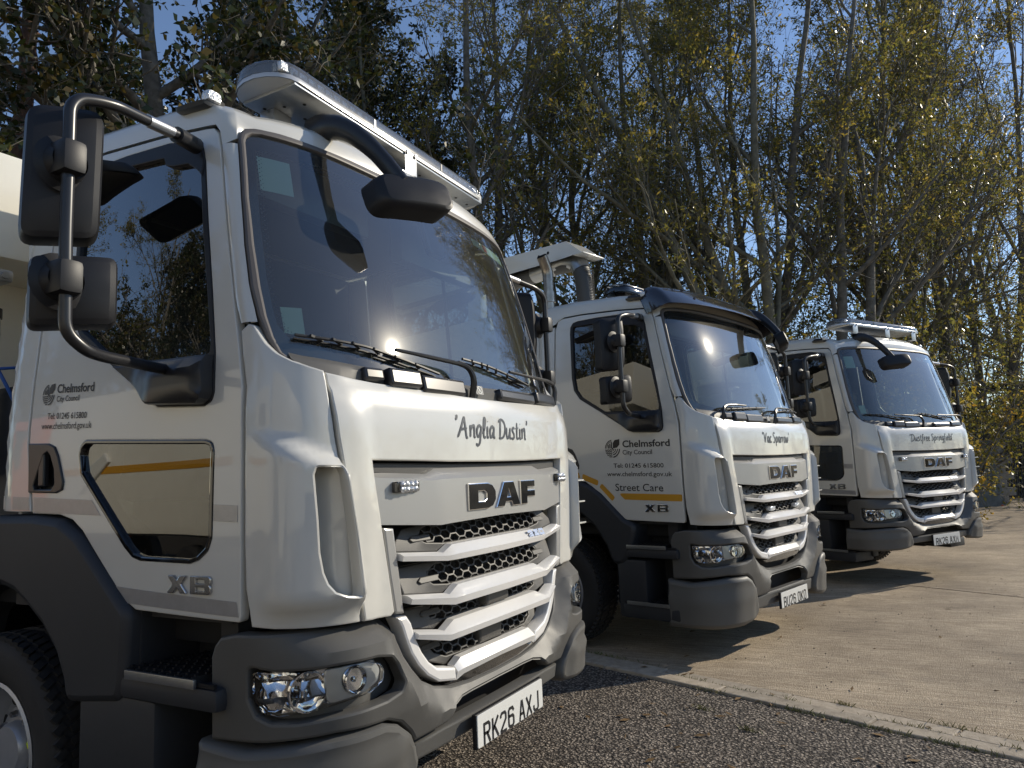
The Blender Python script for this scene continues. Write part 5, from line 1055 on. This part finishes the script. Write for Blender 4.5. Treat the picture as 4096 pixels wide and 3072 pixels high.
# dark steel cage beside the van
cg = empty('steel_cage', spot(2215, 30.5), .62); tag(cg, 'dark steel mesh cage standing behind the white van', 'cage')
fr = M('dark_iron', 30)
for x in (-1.5, 1.5):
    for y in (-1, 1): bar(fr, (x, y, 0), (x, y, 3.7), .14, .14, (1, 0, 0))
for z in (.1, 1.75, 2.6, 3.62):
    for y in (-1, 1): bar(fr, (-1.5, y, z), (1.5, y, z), .10, .12)
    for x in (-1.5, 1.5): bar(fr, (x, -1, z), (x, 1, z), .10, .12)
obj('cage_frame', fr.mesh('cage_frame'), cg); wire = M('dark_iron', 30)
for k in range(38): bar(wire, (-1.45 + k * .078, -1, 1.75), (-1.45 + k * .078, -1, 3.6), .012, .012, (1, 0, 0))
for k in range(24): bar(wire, (-1.5, -1, 1.8 + k * .077), (1.5, -1, 1.8 + k * .077), .012, .012)
w0 = obj('wire_mesh', wire.mesh('wire_mesh'), cg); w0['kind'] = 'stuff'
for k in range(4): obj('panel_board', box('plate_white', (-1.42, -1.05, .5 + k * .30), (1.42, -1.02, .785 + k * .30), .006).mesh('panel_board'), cg)
# white van, nose towards the trucks
def van_wheel(x, y, r=.33):
    t = lathe('rubber', [(.19, .09), (.30, .10), (r, .07), (r, -.07), (.30, -.10), (.19, -.09)], (x, y, r), 'y', 28); h = lathe('wheel_silver', [(.001, .06), (.10, .07), (.19, .085), (.2, .05)], (x, y, r), 'y', 20, sgn=1 if y > 0 else -1); return t, h
def make_van(loc, rz, label, nm='van', L=4.5, H=1.86, body='white_paint'):
    r = empty(nm, loc, rz); tag(r, label, 'van'); sec = [(0, .42, .78), (.02, .62, .86), (-.08, .86, .88), (-.30, 1.02, .885), (-.95, 1.16, .88), (-1.75, H - .08, .80), (-1.95, H, .78), (-L + .1, H, .78), (-L, H - .12, .80), (-L, .45, .86)]
    rows = []; 
    for x, z, hw in sec: rows.append([(x, -hw, .35), (x, -hw, min(.95, z)), (x, -hw + .02, min(1.1, z)), (x, -hw + .07 + (max(z - 1.1, 0)) * .16, z - .02), (x, -hw * .6, z + .01), (x, 0, z + .02), (x, hw * .6, z + .01), (x, hw - .07 - (max(z - 1.1, 0)) * .16, z - .02), (x, hw - .02, min(1.1, z)), (x, hw, min(.95, z)), (x, hw, .35)])
    b = strip(body, rows, 40); b.tf(lambda x, y, z: (x - .22 * (abs(y) / .88) ** 3 * (x > -.5), y, z)); obj('body', b.mesh('body'), r)
    bp2 = M('black_plastic', 40); rr = []
    for y in np.linspace(-.88, .88, 13): xx = .05 - .25 * (abs(y) / .88) ** 3; rr.append([(xx - .03, y, .20), (xx, y, .28), (xx + .01, y, .48), (xx - .02, y, .60), (xx - .06, y, .62)])
    strip('x', rr, 40, o=bp2); obj('bumper', bp2.mesh('bumper'), r)
    for sg in (-1, 1):
        f = lambda u, w_, o=0.: np.stack([.03 - .30 * (np.abs(u) / .88) ** 3 - (np.asarray(w_) - .7) * .35 + np.asarray(o), sg * np.asarray(u), np.asarray(w_)], -1)
        hl_ = panel('black_gloss', f, [(.50, .74), (.80, .80), (.87, .98), (.84, 1.0), (.60, .92)], off=.012, th=.03, bev=.004, res=.06); o = obj('headlight', hl_.mesh('headlight'), r); obj('lamp_lens', panel('lamp_clear', f, [(.62, .80), (.72, .82), (.76, .90), (.66, .88)], off=.018, th=.01, bev=.003, res=.06).mesh('lamp_lens'), o)
        for x in (-.85, -L + .85): t, h = van_wheel(x, sg * .80); w_ = obj('wheel', t.mesh('wheel'), r); obj('rim', h.mesh('rim'), w_); 
        gl = panel('black_gloss', flat((0, sg * .875, 0), (1, 0, 0), (0, -sg * .16, 1), (0, sg, .16)), [(-1.15, 1.12), (-2.6, 1.12), (-2.6, H - .18), (-1.75, H - .18)], off=.0, th=.03, bev=.004, res=.3); gl.tf(lambda x, y, z: (x, y - sg * .03, z)); obj('side_window', gl.mesh('side_window'), r)
    ws = panel('black_gloss', flat((-.95, 0, 1.17), (0, 1, 0), (-.8, 0, .61), (.61, 0, .8)), [(-.70, .04), (.70, .04), (.62, .86), (-.62, .86)], off=.018, th=.03, bev=.004, res=.2); obj('windscreen', ws.mesh('windscreen'), r)
    obj('grille', panel('black_plastic', flat((.03, 0, .7), (0, 1, 0), (-.3, 0, 1), (1, 0, .3)), [(-.46, -.02), (.46, -.02), (.40, .14), (-.40, .14)], off=.02, th=.03, bev=.006, res=.2).mesh('grille'), r); return r
p_ = spot(2176, 29.2); make_van((p_[0], p_[1], 0), 3.75, 'white van nosing in at the right edge beside the dark cage')
# parked lorries behind the photographer: seen only mirrored in the door of the nearest truck
def lorry(loc, rz, cab, bodym, label, nm):
    r = empty(nm, loc, rz); tag(r, label, 'lorry'); f = flat((0, -1.1, 0), (1, 0, 0), (0, 0, 1), (0, -1, 0)); win = [(-.35, 1.75), (-1.2, 1.75), (-1.25, 2.45), (-.55, 2.5)]
    sd = panel(cab, f, fillet([(-.02, .75), (.0, 1.6), (-.25, 2.7), (-1.7, 2.75), (-1.7, 1.1), (-1.35, 1.05), (-1.0, .75)], .08, 4), [fillet(win, .08, 4)], th=2.2, bev=.04, res=.3); obj('cab', sd.mesh('cab'), r)
    obj('cab_front', box(cab, (-.28, -1.08, .75), (.0, 1.08, 2.66), .1).mesh('cab_front'), r); obj('side_window', panel('black_gloss', f, win, off=-.02, th=.02, bev=.004, res=.3).mesh('side_window'), r); obj('bumper', box('arch_grey', (-.8, -1.1, .35), (.06, 1.1, .78), .08).mesh('bumper'), r)
    obj('hopper', box(bodym, (-6.2, -1.2, .95), (-1.95, 1.2, 2.95), .12).mesh('hopper'), r); o = panel('amber_tape', flat((0, -1.203, 0), (1, 0, 0), (0, 0, 1), (0, -1, 0)), [(-6.0, 1.62), (-2.1, 1.62), (-2.1, 1.70), (-6.0, 1.70)], off=.002, th=.002, bev=.0005, res=2); obj('reflective_tape', o.mesh('reflective_tape'), r)
    arch = panel('white_paint' if bodym != 'orange_paint' else 'orange_dark', flat((0, -1.22, 0), (1, 0, 0), (0, 0, 1), (0, -1, 0)), [(-2.3, .7), (-2.5, 1.5), (-3.2, 1.85), (-3.3, 1.75), (-2.75, 1.4), (-2.5, .7)], off=.02, th=.1, bev=.02, res=.3); obj('hopper_rib', arch.mesh('hopper_rib'), r)
    for x in (-1.25, -4.8):
        for y in (-.95, .95): t = lathe('rubber', [(.26, .12), (.40, .13), (.43, .10), (.43, -.10), (.40, -.13), (.26, -.12)], (x, y, .43), 'y', 28); w_ = obj('wheel', t.mesh('wheel'), r); obj('rim', lathe('wheel_silver', [(.001, .03), (.15, .02), (.24, .08), (.265, .11)], (x, y, .43), 'y', 24, sgn=-1 if y < 0 else 1).mesh('rim'), w_)
    return r
lorry((-9.5, -5.5, 0), math.pi - .03, 'orange_paint', 'cream_paint', 'lorry with orange cab and white hopper parked behind the photographer, mirrored in the nearest door', 'sweeper_lorry')
lorry((-1.4, -6.6, 0), math.pi + .04, 'cream_paint', 'cream_paint', 'white lorry parked behind the photographer, mirrored in the front corner of the nearest truck', 'sweeper_lorry')
# ------------------------------------------------------------------ trees
def leaf_mat(name, c1, c2, c3, trans=.35, rough=.32):
    m = bpy.data.materials.new(name); m.use_nodes = True; n = m.node_tree; b = n.nodes['Principled BSDF']; L = n.links.new
    ge = n.nodes.new('ShaderNodeNewGeometry'); r = n.nodes.new('ShaderNodeValToRGB'); e = r.color_ramp.elements; e.new(.5)
    for x, (p_, c) in zip(e, ((.0, c1), (.6, c2), (1, c3))): x.position = p_; x.color = (*c, 1)
    L(ge.outputs['Random Per Island'], r.inputs[0])
    tc = n.nodes.new('ShaderNodeTexCoord'); no = n.nodes.new('ShaderNodeTexNoise'); no.inputs['Scale'].default_value = .55; no.inputs['Detail'].default_value = 3; L(tc.outputs['Object'], no.inputs['Vector'])
    mr = n.nodes.new('ShaderNodeMapRange'); mr.inputs['From Min'].default_value = .3; mr.inputs['From Max'].default_value = .7; mr.inputs['To Min'].default_value = .55; mr.inputs['To Max'].default_value = 1.35; L(no.outputs['Fac'], mr.inputs['Value'])
    mx = n.nodes.new('ShaderNodeMix'); mx.data_type = 'RGBA'; mx.blend_type = 'MULTIPLY'; mx.inputs['Factor'].default_value = 1; L(r.outputs[0], mx.inputs['A']); L(mr.outputs[0], mx.inputs['B'])
    L(mx.outputs['Result'], b.inputs['Base Color']); b.inputs['Roughness'].default_value = rough; b.inputs['Specular IOR Level'].default_value = .5
    tr = n.nodes.new('ShaderNodeBsdfTranslucent'); L(mx.outputs['Result'], tr.inputs[0]); ms = n.nodes.new('ShaderNodeMixShader'); ms.inputs[0].default_value = trans
    L(b.outputs[0], ms.inputs[1]); L(tr.outputs[0], ms.inputs[2]); L(ms.outputs[0], n.nodes['Material Output'].inputs[0]); MATS[name] = m
mat('bark_grey', (.21, .19, .16), .85, var=.6, vscale=7, bump=.6, bscale=18, c2=(.08, .072, .056)); mat('bark_green', (.20, .185, .13), .85, var=.5, vscale=6, bump=.5, bscale=20, c2=(.08, .07, .05)); mat('bark_pine', (.12, .062, .036), .9, var=.6, vscale=9, bump=.8, bscale=14, c2=(.04, .024, .016))
leaf_mat('leaf_ash', (.17, .17, .04), (.27, .235, .05), (.46, .33, .06), .58); leaf_mat('leaf_olive', (.14, .15, .036), (.22, .20, .044), (.40, .29, .055), .55); leaf_mat('leaf_oak', (.026, .038, .011), (.046, .058, .015), (.13, .09, .02), .35)
leaf_mat('leaf_gold', (.16, .13, .018), (.38, .25, .025), (.50, .28, .03), .5); leaf_mat('leaf_ivy', (.010, .018, .007), (.018, .030, .010), (.04, .05, .015), .15, .3); leaf_mat('needle_pine', (.020, .034, .014), (.032, .050, .020), (.05, .066, .024), .15)
def fast_mesh(name, V, F, m, smooth=True):
    """V (n, 3), F (k, 3 or 4) arrays"""
    me = bpy.data.meshes.new(name); k, w = F.shape; me.vertices.add(len(V)); me.vertices.foreach_set('co', np.ascontiguousarray(V, np.float32).ravel())
    me.loops.add(k * w); me.loops.foreach_set('vertex_index', np.ascontiguousarray(F, np.int32).ravel()); me.polygons.add(k); me.polygons.foreach_set('loop_start', np.arange(0, k * w, w, dtype=np.int32))
    try: me.polygons.foreach_set('loop_total', np.full(k, w, np.int32))
    except Exception: pass
    if smooth: me.polygons.foreach_set('use_smooth', np.ones(k, bool))
    me.materials.append(MATS[m]); me.update(calc_edges=True); return me
def tubes(paths, sides):
    """paths: (P (n, k, 3), R (n, k)) with equal k: tubes for many branches at once"""
    P_, R2 = paths; n, k, _ = P_.shape; t = np.gradient(P_, axis=1); t /= np.linalg.norm(t, axis=2)[..., None] + 1e-9
    ref = np.where(np.abs(t[..., 2:3]) > .9, np.array([1., 0, 0]), np.array([0, 0, 1.])); a = np.cross(t, ref); a /= np.linalg.norm(a, axis=2)[..., None] + 1e-9; b = np.cross(t, a)
    an = np.arange(sides) * 2 * np.pi / sides
    V = P_[:, :, None, :] + (a[:, :, None, :] * np.cos(an)[:, None] + b[:, :, None, :] * np.sin(an)[:, None]) * R2[:, :, None, None]
    base = (np.arange(n) * k * sides)[:, None, None] + (np.arange(k - 1) * sides)[None, :, None]; j = np.arange(sides); j2 = (j + 1) % sides
    F = np.stack([base + j, base + j2, base + sides + j2, base + sides + j], -1).reshape(-1, 4); return V.reshape(-1, 3), F
def grow(rng, P0, D, L, R0, k, wob, trop, rend=.35):
    """n branches from points P0 along D: returns node paths and radii"""
    n = len(P0); P_ = np.zeros((n, k, 3)); P_[:, 0] = P0; d = D.copy(); st = L / (k - 1)
    for i in range(1, k):
        d = d + rng.randn(n, 3) * wob + np.array([0, 0, 1.]) * (trop[:, None] if hasattr(trop, '__len__') else trop); d /= np.linalg.norm(d, axis=1)[:, None]; P_[:, i] = P_[:, i - 1] + d * st[:, None]
    R2 = R0[:, None] * np.linspace(1, rend, k)[None]; return P_, R2
def children(rng, P_, R2, per, t0, t1, ang, spread=.25):
    """branch points on parents: position, direction, parent radius"""
    n, k, _ = P_.shape; i = np.repeat(np.arange(n), per); t = rng.uniform(t0, t1, len(i)) * (k - 1); a = np.minimum(t.astype(int), k - 2); f = (t - a)[:, None]
    pos = P_[i, a] * (1 - f) + P_[i, a + 1] * f; dr = P_[i, a + 1] - P_[i, a]; dr /= np.linalg.norm(dr, axis=1)[:, None] + 1e-9
    q = rng.randn(len(i), 3); q -= dr * (q * dr).sum(1)[:, None]; q /= np.linalg.norm(q, axis=1)[:, None] + 1e-9; an = np.radians(rng.normal(ang, ang * spread, len(i)))[:, None]
    return pos, dr * np.cos(an) + q * np.sin(an), R2[i, a] * (1 - f[:, 0]) + R2[i, a + 1] * f[:, 0], t / (k - 1), i
def leaves(rng, P_, per, size, asp, droop=.3, jit=.05, t0=.15):
    n, k, _ = P_.shape; i = np.repeat(np.arange(n), per); t = rng.uniform(t0, 1, len(i)) * (k - 1); a = np.minimum(t.astype(int), k - 2); f = (t - a)[:, None]
    c = P_[i, a] * (1 - f) + P_[i, a + 1] * f + rng.randn(len(i), 3) * jit
    d = rng.randn(len(i), 3); d[:, 2] -= droop; d /= np.linalg.norm(d, axis=1)[:, None]; q = np.cross(d, rng.randn(len(i), 3)); q /= np.linalg.norm(q, axis=1)[:, None] + 1e-9; up = np.cross(d, q)
    s = size * rng.uniform(.6, 1.35, len(i))[:, None]; w_ = s * asp
    V = np.stack([c, c + d * s * .5 + q * w_ * .5 - up * w_ * .12, c + d * s, c + d * s * .5 - q * w_ * .5 - up * w_ * .12], 1).reshape(-1, 3); F = np.arange(len(i) * 4).reshape(-1, 4); return V, F
def tree_meshes(seed, h=15., trunks=1, r=.19, clear=.22, lean=(0, 0), limbs=15, l2=7, l3=6, l4=0, leaf=0, lsize=.092, asp=.42, lm='leaf_ash', bark='bark_grey', up=.05, ang1=42, flen=.36, droop=.3, crownf=1., ltrop=.04):
    rng = np.random.RandomState(seed); n = trunks
    P0 = np.zeros((n, 3)); P0[:, :2] = rng.randn(n, 2) * .12 * (n > 1); D = np.zeros((n, 3)); D[:, 2] = 1; D[:, 0] = lean[0] + rng.randn(n) * .13 * (n > 1); D[:, 1] = lean[1] + rng.randn(n) * .13 * (n > 1); D /= np.linalg.norm(D, axis=1)[:, None]
    T, TR = grow(rng, P0, D, np.full(n, h) * rng.uniform(.85, 1, n), np.full(n, r) * (1 if n == 1 else .72), 14, .055, .02, .12)
    TR[:, 0] *= 1.35
    tv, tf = tubes((T, TR), 10)
    p, d, pr, t, i = children(rng, T, TR, limbs // n, clear, .97, ang1); L = h * flen * (1.12 - t * .75) * rng.uniform(.7, 1.15, len(p)) * crownf
    A, AR = grow(rng, p, d, L, np.clip(pr * .62, .022, 1), 9, .10, up, .22)
    av, af = tubes((A, AR), 7); tv2 = np.vstack([tv, av]); tf2 = np.vstack([tf, af + len(tv)])
    p, d, pr, t, i = children(rng, A, AR, l2, .18, .98, 38); L2 = L[i] * .52 * (1.1 - t * .6) * rng.uniform(.6, 1.2, len(p))
    B, BR = grow(rng, p, d, L2, np.clip(pr * .6, .011, .06), 7, .13, ltrop, .3); bv, bf = tubes((B, BR), 5)
    p, d, pr, t, i = children(rng, B, BR, l3, .12, 1., 36); L3 = np.clip(L2[i] * .55, .35, 1.6) * rng.uniform(.6, 1.2, len(p))
    Cc, CR = grow(rng, p, d, L3, np.clip(pr * .6, .0065, .02), 5, .16, ltrop, .5); cv, cf = tubes((Cc, CR), 3)
    vs, fs = [bv, cv], [bf, cf + len(bv)]; tw = Cc
    if l4:
        p, d, pr, t, i = children(rng, Cc, CR, l4, .2, 1., 34); E_, ER = grow(rng, p, d, L3[i] * .6 * rng.uniform(.5, 1.2, len(p)), np.full(len(p), .0055), 4, .18, ltrop, .6); ev, ef = tubes((E_, ER), 3); vs.append(ev); fs.append(ef + len(bv) + len(cv)); tw = E_
    out = [fast_mesh('trunk', tv2, tf2, bark), fast_mesh('branches', np.vstack(vs), np.vstack(fs), bark)]
    if leaf:
        ii = rng.rand(len(tw)) < .88; lv, lf = leaves(rng, tw[ii], leaf, lsize, asp, droop); out.append(fast_mesh('foliage', lv, lf, lm, False))
    return out
def pine_meshes(seed):
    rng = np.random.RandomState(seed); P0 = np.zeros((1, 3)); D = np.array([[.02, .01, 1.]]); T, TR = grow(rng, P0, D, np.array([15.]), np.array([.22]), 14, .03, .02, .2); tv, tf = tubes((T, TR), 10)
    p, d, pr, t, i = children(rng, T, TR, 46, .18, .99, 82, .12); L = (3.6 - 2.2 * t) * rng.uniform(.6, 1.1, len(p)); A, AR = grow(rng, p, d, L, np.clip(pr * .35, .02, .07), 7, .09, .03, .25); av, af = tubes((A, AR), 5)
    p, d, pr, t, i = children(rng, A, AR, 9, .3, 1., 48); B, BR = grow(rng, p, d, np.full(len(p), .75) * rng.uniform(.6, 1.2, len(p)), np.full(len(p), .009), 5, .12, .10, .5); bv, bf = tubes((B, BR), 3)
    n, k, _ = B.shape; c = np.repeat(B[:, 1:].reshape(-1, 3), 15, 0); dr = np.repeat((B[:, 1:] - B[:, :-1]).reshape(-1, 3), 15, 0); dr /= np.linalg.norm(dr, axis=1)[:, None] + 1e-9; q = rng.randn(len(c), 3); d = dr * .8 + q * .42; d /= np.linalg.norm(d, axis=1)[:, None]; c = c + dr * rng.uniform(-.1, .1, (len(c), 1)); s = rng.uniform(.07, .13, (len(c), 1)); sd_ = np.cross(d, q); sd_ /= np.linalg.norm(sd_, axis=1)[:, None] + 1e-9
    V = np.stack([c - sd_ * .004, c + sd_ * .004, c + d * s], 1).reshape(-1, 3); F = np.arange(len(c) * 3).reshape(-1, 3)
    return [fast_mesh('trunk', np.vstack([tv, av]), np.vstack([tf, af + len(tv)]), 'bark_pine'), fast_mesh('branches', bv, bf, 'bark_pine'), fast_mesh('foliage', V, F, 'needle_pine', False)]
def bush_meshes(seed, h=3., w_=1.6, stems=16, lm='leaf_gold', lsize=.08, asp=.6, leaf=12, l2=8, l3=5, bark='bark_grey'):
    rng = np.random.RandomState(seed); P0 = np.zeros((stems, 3)); P0[:, :2] = rng.randn(stems, 2) * .25 * w_; D = np.zeros((stems, 3)); D[:, 2] = 1; D[:, :2] = P0[:, :2] * .9 + rng.randn(stems, 2) * .25; D /= np.linalg.norm(D, axis=1)[:, None]
    T, TR = grow(rng, P0, D, h * rng.uniform(.6, 1.1, stems), np.full(stems, .028), 8, .12, .03, .3); tv, tf = tubes((T, TR), 5)
    p, d, pr, t, i = children(rng, T, TR, l2, .1, 1., 48); B, BR = grow(rng, p, d, h * .33 * rng.uniform(.5, 1.1, len(p)), np.full(len(p), .011), 6, .16, .02, .4); bv, bf = tubes((B, BR), 3)
    p, d, pr, t, i = children(rng, B, BR, l3, .15, 1., 42); Cc, CR = grow(rng, p, d, h * .14 * rng.uniform(.5, 1.2, len(p)), np.full(len(p), .006), 4, .2, 0, .5); cv, cf = tubes((Cc, CR), 3)
    lv, lf = leaves(rng, Cc, leaf, lsize, asp, .2, .05, 0.)
    return [fast_mesh('stems', tv, tf, bark), fast_mesh('branches', np.vstack([bv, cv]), np.vstack([bf, cf + len(bv)]), bark), fast_mesh('foliage', lv, lf, lm, False)]
def plant(meshes, name, loc, rz, sc, label, cat='tree', group=None):
    r = empty(name, loc, rz); r.scale = (sc, sc, sc); tag(r, label, cat, group)
    for me in meshes: obj(me.name.split('.')[0], me, r)
    return r
ASH = [tree_meshes(11, 16, 2, .20, .20, leaf=8, limbs=18, l2=7, l3=6, l4=3, up=.07), tree_meshes(12, 15, 1, .19, .16, leaf=8, limbs=18, l2=7, l3=6, l4=3, lm='leaf_olive', bark='bark_green', up=.06), tree_meshes(13, 16, 3, .21, .14, leaf=8, limbs=21, l2=7, l3=6, l4=3, up=.08, bark='bark_green'),
       tree_meshes(14, 15, 2, .20, .18, lean=(.28, .1), leaf=8, limbs=18, l2=7, l3=6, l4=3, lm='leaf_olive', up=.05)]
SPARSE = [tree_meshes(21, 14, 2, .15, .15, leaf=3, limbs=20, l2=8, l3=6, l4=3, ang1=34, up=.07, lm='leaf_ash'), tree_meshes(22, 15, 1, .16, .15, leaf=5, limbs=22, l2=7, l3=6, l4=3, ang1=38, up=.06, lm='leaf_ash', bark='bark_green')]
OAK = [tree_meshes(31, 15, 1, .30, .16, leaf=15, limbs=22, l2=9, l3=7, l4=2, lsize=.12, asp=.62, lm='leaf_oak', ang1=58, flen=.42, up=.02, droop=.2, ltrop=.0)]
PINE = pine_meshes(41); GOLD = bush_meshes(51, 3.6, 1.8); GOLD2 = bush_meshes(52, 3.2, 1.6, lm='leaf_ash'); IVY = bush_meshes(53, 4.2, 2.0, lm='leaf_ivy', leaf=8, lsize=.09, asp=.7); THICK = bush_meshes(54, 6.0, 3.0, 22, 'leaf_olive', .09, .5, 11, 9, 6)
cx0, cy0 = 1.535, -2.596
def at(u, d):
    """ground point at a bearing (photo column out of 2212) and distance from where the photographer stands"""
    x = (u - 1106) / 1558.; r = np.array((.87112, .48917)) * x + np.array((-.48134, .86795)) * .9924; r /= np.hypot(*r); return (cx0 + r[0] * d, cy0 + r[1] * d, 0)
TR_ = [(OAK[0], 'oak_tree', 330, 13.5, .4, 1.0, 'dark broad oak filling the upper left behind the nearest truck', 'tree'), (OAK[0], 'oak_tree', 560, 18, 2.3, 1.05, 'second dark oak, standing further back behind the light bar of the nearest truck', 'tree'),
    (OAK[0], 'oak_tree', 120, 19, 4.0, 1.0, 'third dark oak, set back between the pine and the broad oak', 'tree'), (PINE, 'pine_tree', 12, 13.2, 0., 1.0, 'pine with reddish trunk and tufted needles at the left edge', 'tree'),
    (SPARSE[0], 'ash_tree', 770, 19, .3, 1.0, 'nearly bare tree against blue sky just right of the dark oak', 'tree'), (SPARSE[1], 'ash_tree', 880, 17.5, 1.9, 1.0, 'thin nearly bare tree above the middle of the long light bar', 'tree'),
    (ASH[0], 'ash_tree', 1065, 17, .2, 1.08, 'tall twin trunked ash rising behind the right end of the long light bar', 'tree'), (ASH[1], 'ash_tree', 1225, 18.5, 1.1, 1.1, 'slim ash rising straight above the exhaust stack', 'tree'),
    (ASH[2], 'ash_tree', 1420, 17.5, 2.6, 1.08, 'many stemmed ash above the roof of the middle truck', 'tree'), (ASH[0], 'ash_tree', 1560, 21, 3.5, 1.1, 'leafy ash further back above the dark sun visor', 'tree'),
    (ASH[2], 'ash_tree', 1705, 16.5, 4.4, 1.05, 'large forked ash with pale limbs between the middle and farthest trucks', 'tree'), (ASH[3], 'ash_tree', 1790, 18.5, -.5, 1.08, 'ash leaning to the right above the raised light bar', 'tree'),
    (SPARSE[1], 'ash_tree', 1985, 26, 5.1, 1.35, 'wide thin ash with arching twigs above the farthest truck', 'tree'), (SPARSE[0], 'ash_tree', 2125, 29, 2.2, 1.45, 'thin ash with long twigs against pale sky at the right edge', 'tree'), (ASH[1], 'ash_tree', 2190, 35, .9, 1.2, 'shorter leafy ash behind the leaning fence', 'tree'),
    (ASH[1], 'ash_tree', 1310, 20.5, 2.9, 1.1, 'leafy ash behind the suction boom', 'tree'), (ASH[0], 'ash_tree', 1625, 19.5, .9, 1.12, 'leafy ash just left of the large forked ash', 'tree'), (SPARSE[0], 'ash_tree', 2050, 26.5, 4.4, 1.4, 'thin ash with arching twigs right of the raised light bar', 'tree'), (SPARSE[1], 'ash_tree', 1900, 22.5, 2.7, 1.25, 'thin ash right behind the raised light bar', 'tree')]
for me, nm, u, d, rz, sc, lb, ct in TR_: plant(me, nm, at(u, d), rz, sc, lb, ct, 'trees behind the trucks')
BS = [(GOLD, 'bush', 1695, 15.2, .4, 0.91, 'golden leaved bush between the middle and farthest trucks'), (GOLD, 'bush', 1580, 15.4, 2.4, 0.94, 'golden bush just behind the dark sun visor'), (GOLD2, 'bush', 1800, 16.4, 3.3, 1.00, 'olive bush below the raised light bar'), (GOLD, 'bush', 1880, 17.5, 1.2, 0.91, 'golden bush behind the roof of the farthest truck'), (GOLD2, 'bush', 1420, 15.5, .8, 1.06, 'olive bush behind the middle of the suction truck'), (GOLD, 'bush', 1320, 16.5, 1.9, 1.00, 'golden bush behind the cab roof of the suction truck'),
    (IVY, 'bush', 2055, 30, .3, 0.81, 'dark evergreen bush beside the far mirror of the farthest truck'), (IVY, 'bush', 1250, 16.5, 2.3, 0.87, 'dark evergreen bush behind the exhaust stack'), (IVY, 'bush', 1090, 16.0, 4.1, 0.87, 'dark evergreen bush behind the suction boom'), (IVY, 'bush', 2150, 34.0, 5.1, 0.94, 'dark evergreen bush behind the leaning fence'), (GOLD2, 'bush', 1960, 20, 2.2, 1.06, 'olive bush behind the windscreen of the farthest truck'),
    (THICK, 'thicket', 1160, 21, .6, 1.25, 'tall thicket behind the exhaust stack'), (THICK, 'thicket', 1370, 22, 2.0, 1.3, 'tall thicket behind the suction truck roof'), (THICK, 'thicket', 1560, 23, 3.1, 1.25, 'tall thicket far behind the dark sun visor'), (THICK, 'thicket', 1740, 22.5, 4.4, 1.25, 'tall thicket behind the forked ash'), (THICK, 'thicket', 1900, 24, 5.2, 1.3, 'tall thicket behind the leaning ash'), (THICK, 'thicket', 2010, 28, 3.7, 1.3, 'tall thicket behind the far mirror of the farthest truck'),
    (THICK, 'thicket', 2110, 33, .2, 1.3, 'tall thicket beyond the fence at the right'), (THICK, 'thicket', 2230, 36, 1.2, 1.3, 'tall thicket beyond the dark cage'), (THICK, 'thicket', 960, 20, 1.0, 1.15, 'tall thicket behind the right end of the long light bar'), (THICK, 'thicket', 760, 22, 2.9, 1.1, 'tall thicket below the nearly bare tree'), (THICK, 'thicket', 500, 19, 1.4, 1.0, 'tall thicket under the second oak'), (THICK, 'thicket', 230, 18, 5.6, 1.0, 'tall thicket under the broad oak'), (IVY, 'bush', 60, 15, .9, 0.75, 'dark bush at the foot of the pine')]
for me, nm, u, d, rz, sc, lb in BS: plant(me, nm, at(u, d), rz, sc, lb, nm, 'undergrowth behind the trucks')
# trees round the rest of the yard, seen only as mirror images in the cab glass and paint
for i, (me, x, y, rz, sc) in enumerate([(ASH[0], -28, -20, .3, 1.25), (ASH[1], -22.5, -22, 1.3, 1.25), (ASH[1], -16, -23, 2.2, 1.3), (SPARSE[0], -11, -23, 3.3, 1.3), (ASH[3], -5, -25, 4.1, 1.25), (SPARSE[1], -33, -17, 5.0, 1.3), (OAK[0], -25, -27, .3, 1.15), (OAK[0], -15, -28, 2.3, 1.15), (OAK[0], -19, -20, .9, 1.1), (OAK[0], -26, -19, 1.9, 1.15), (OAK[0], -12, -22, 3.1, 1.1), (OAK[0], -33, -17, 4.4, 1.15), (THICK, -23, -18, 4.4, 2.1), (THICK, -29, -18, .4, 2.1), (THICK, -20, -21, .5, 1.2), (THICK, -13, -22, 1.7, 1.2), (THICK, -27, -20, 2.7, 1.2), (THICK, -7, -23, 3.7, 1.2),
        (ASH[1], 30, 1, .7, .8), (THICK, 29, 8, .9, 1.1), (ASH[2], 31, 14, 1.8, .75), (THICK, 30, 20, 2.4, 1.1), (THICK, 27, 28, .2, 1.1), (ASH[0], 22, 36, 2.9, .8), (THICK, 16, 38, 1.2, 1.1), (THICK, 31, -6, 3.2, 1.1), (ASH[3], 29, -14, 1.1, .9)]):
    plant(me, 'oak_tree' if me is OAK[0] else ('thicket' if me is THICK else 'ash_tree'), (x, y, 0), rz, sc, 'tree outside the picture round the yard, mirrored in the glass of the trucks', 'tree', 'trees mirrored in the glass')
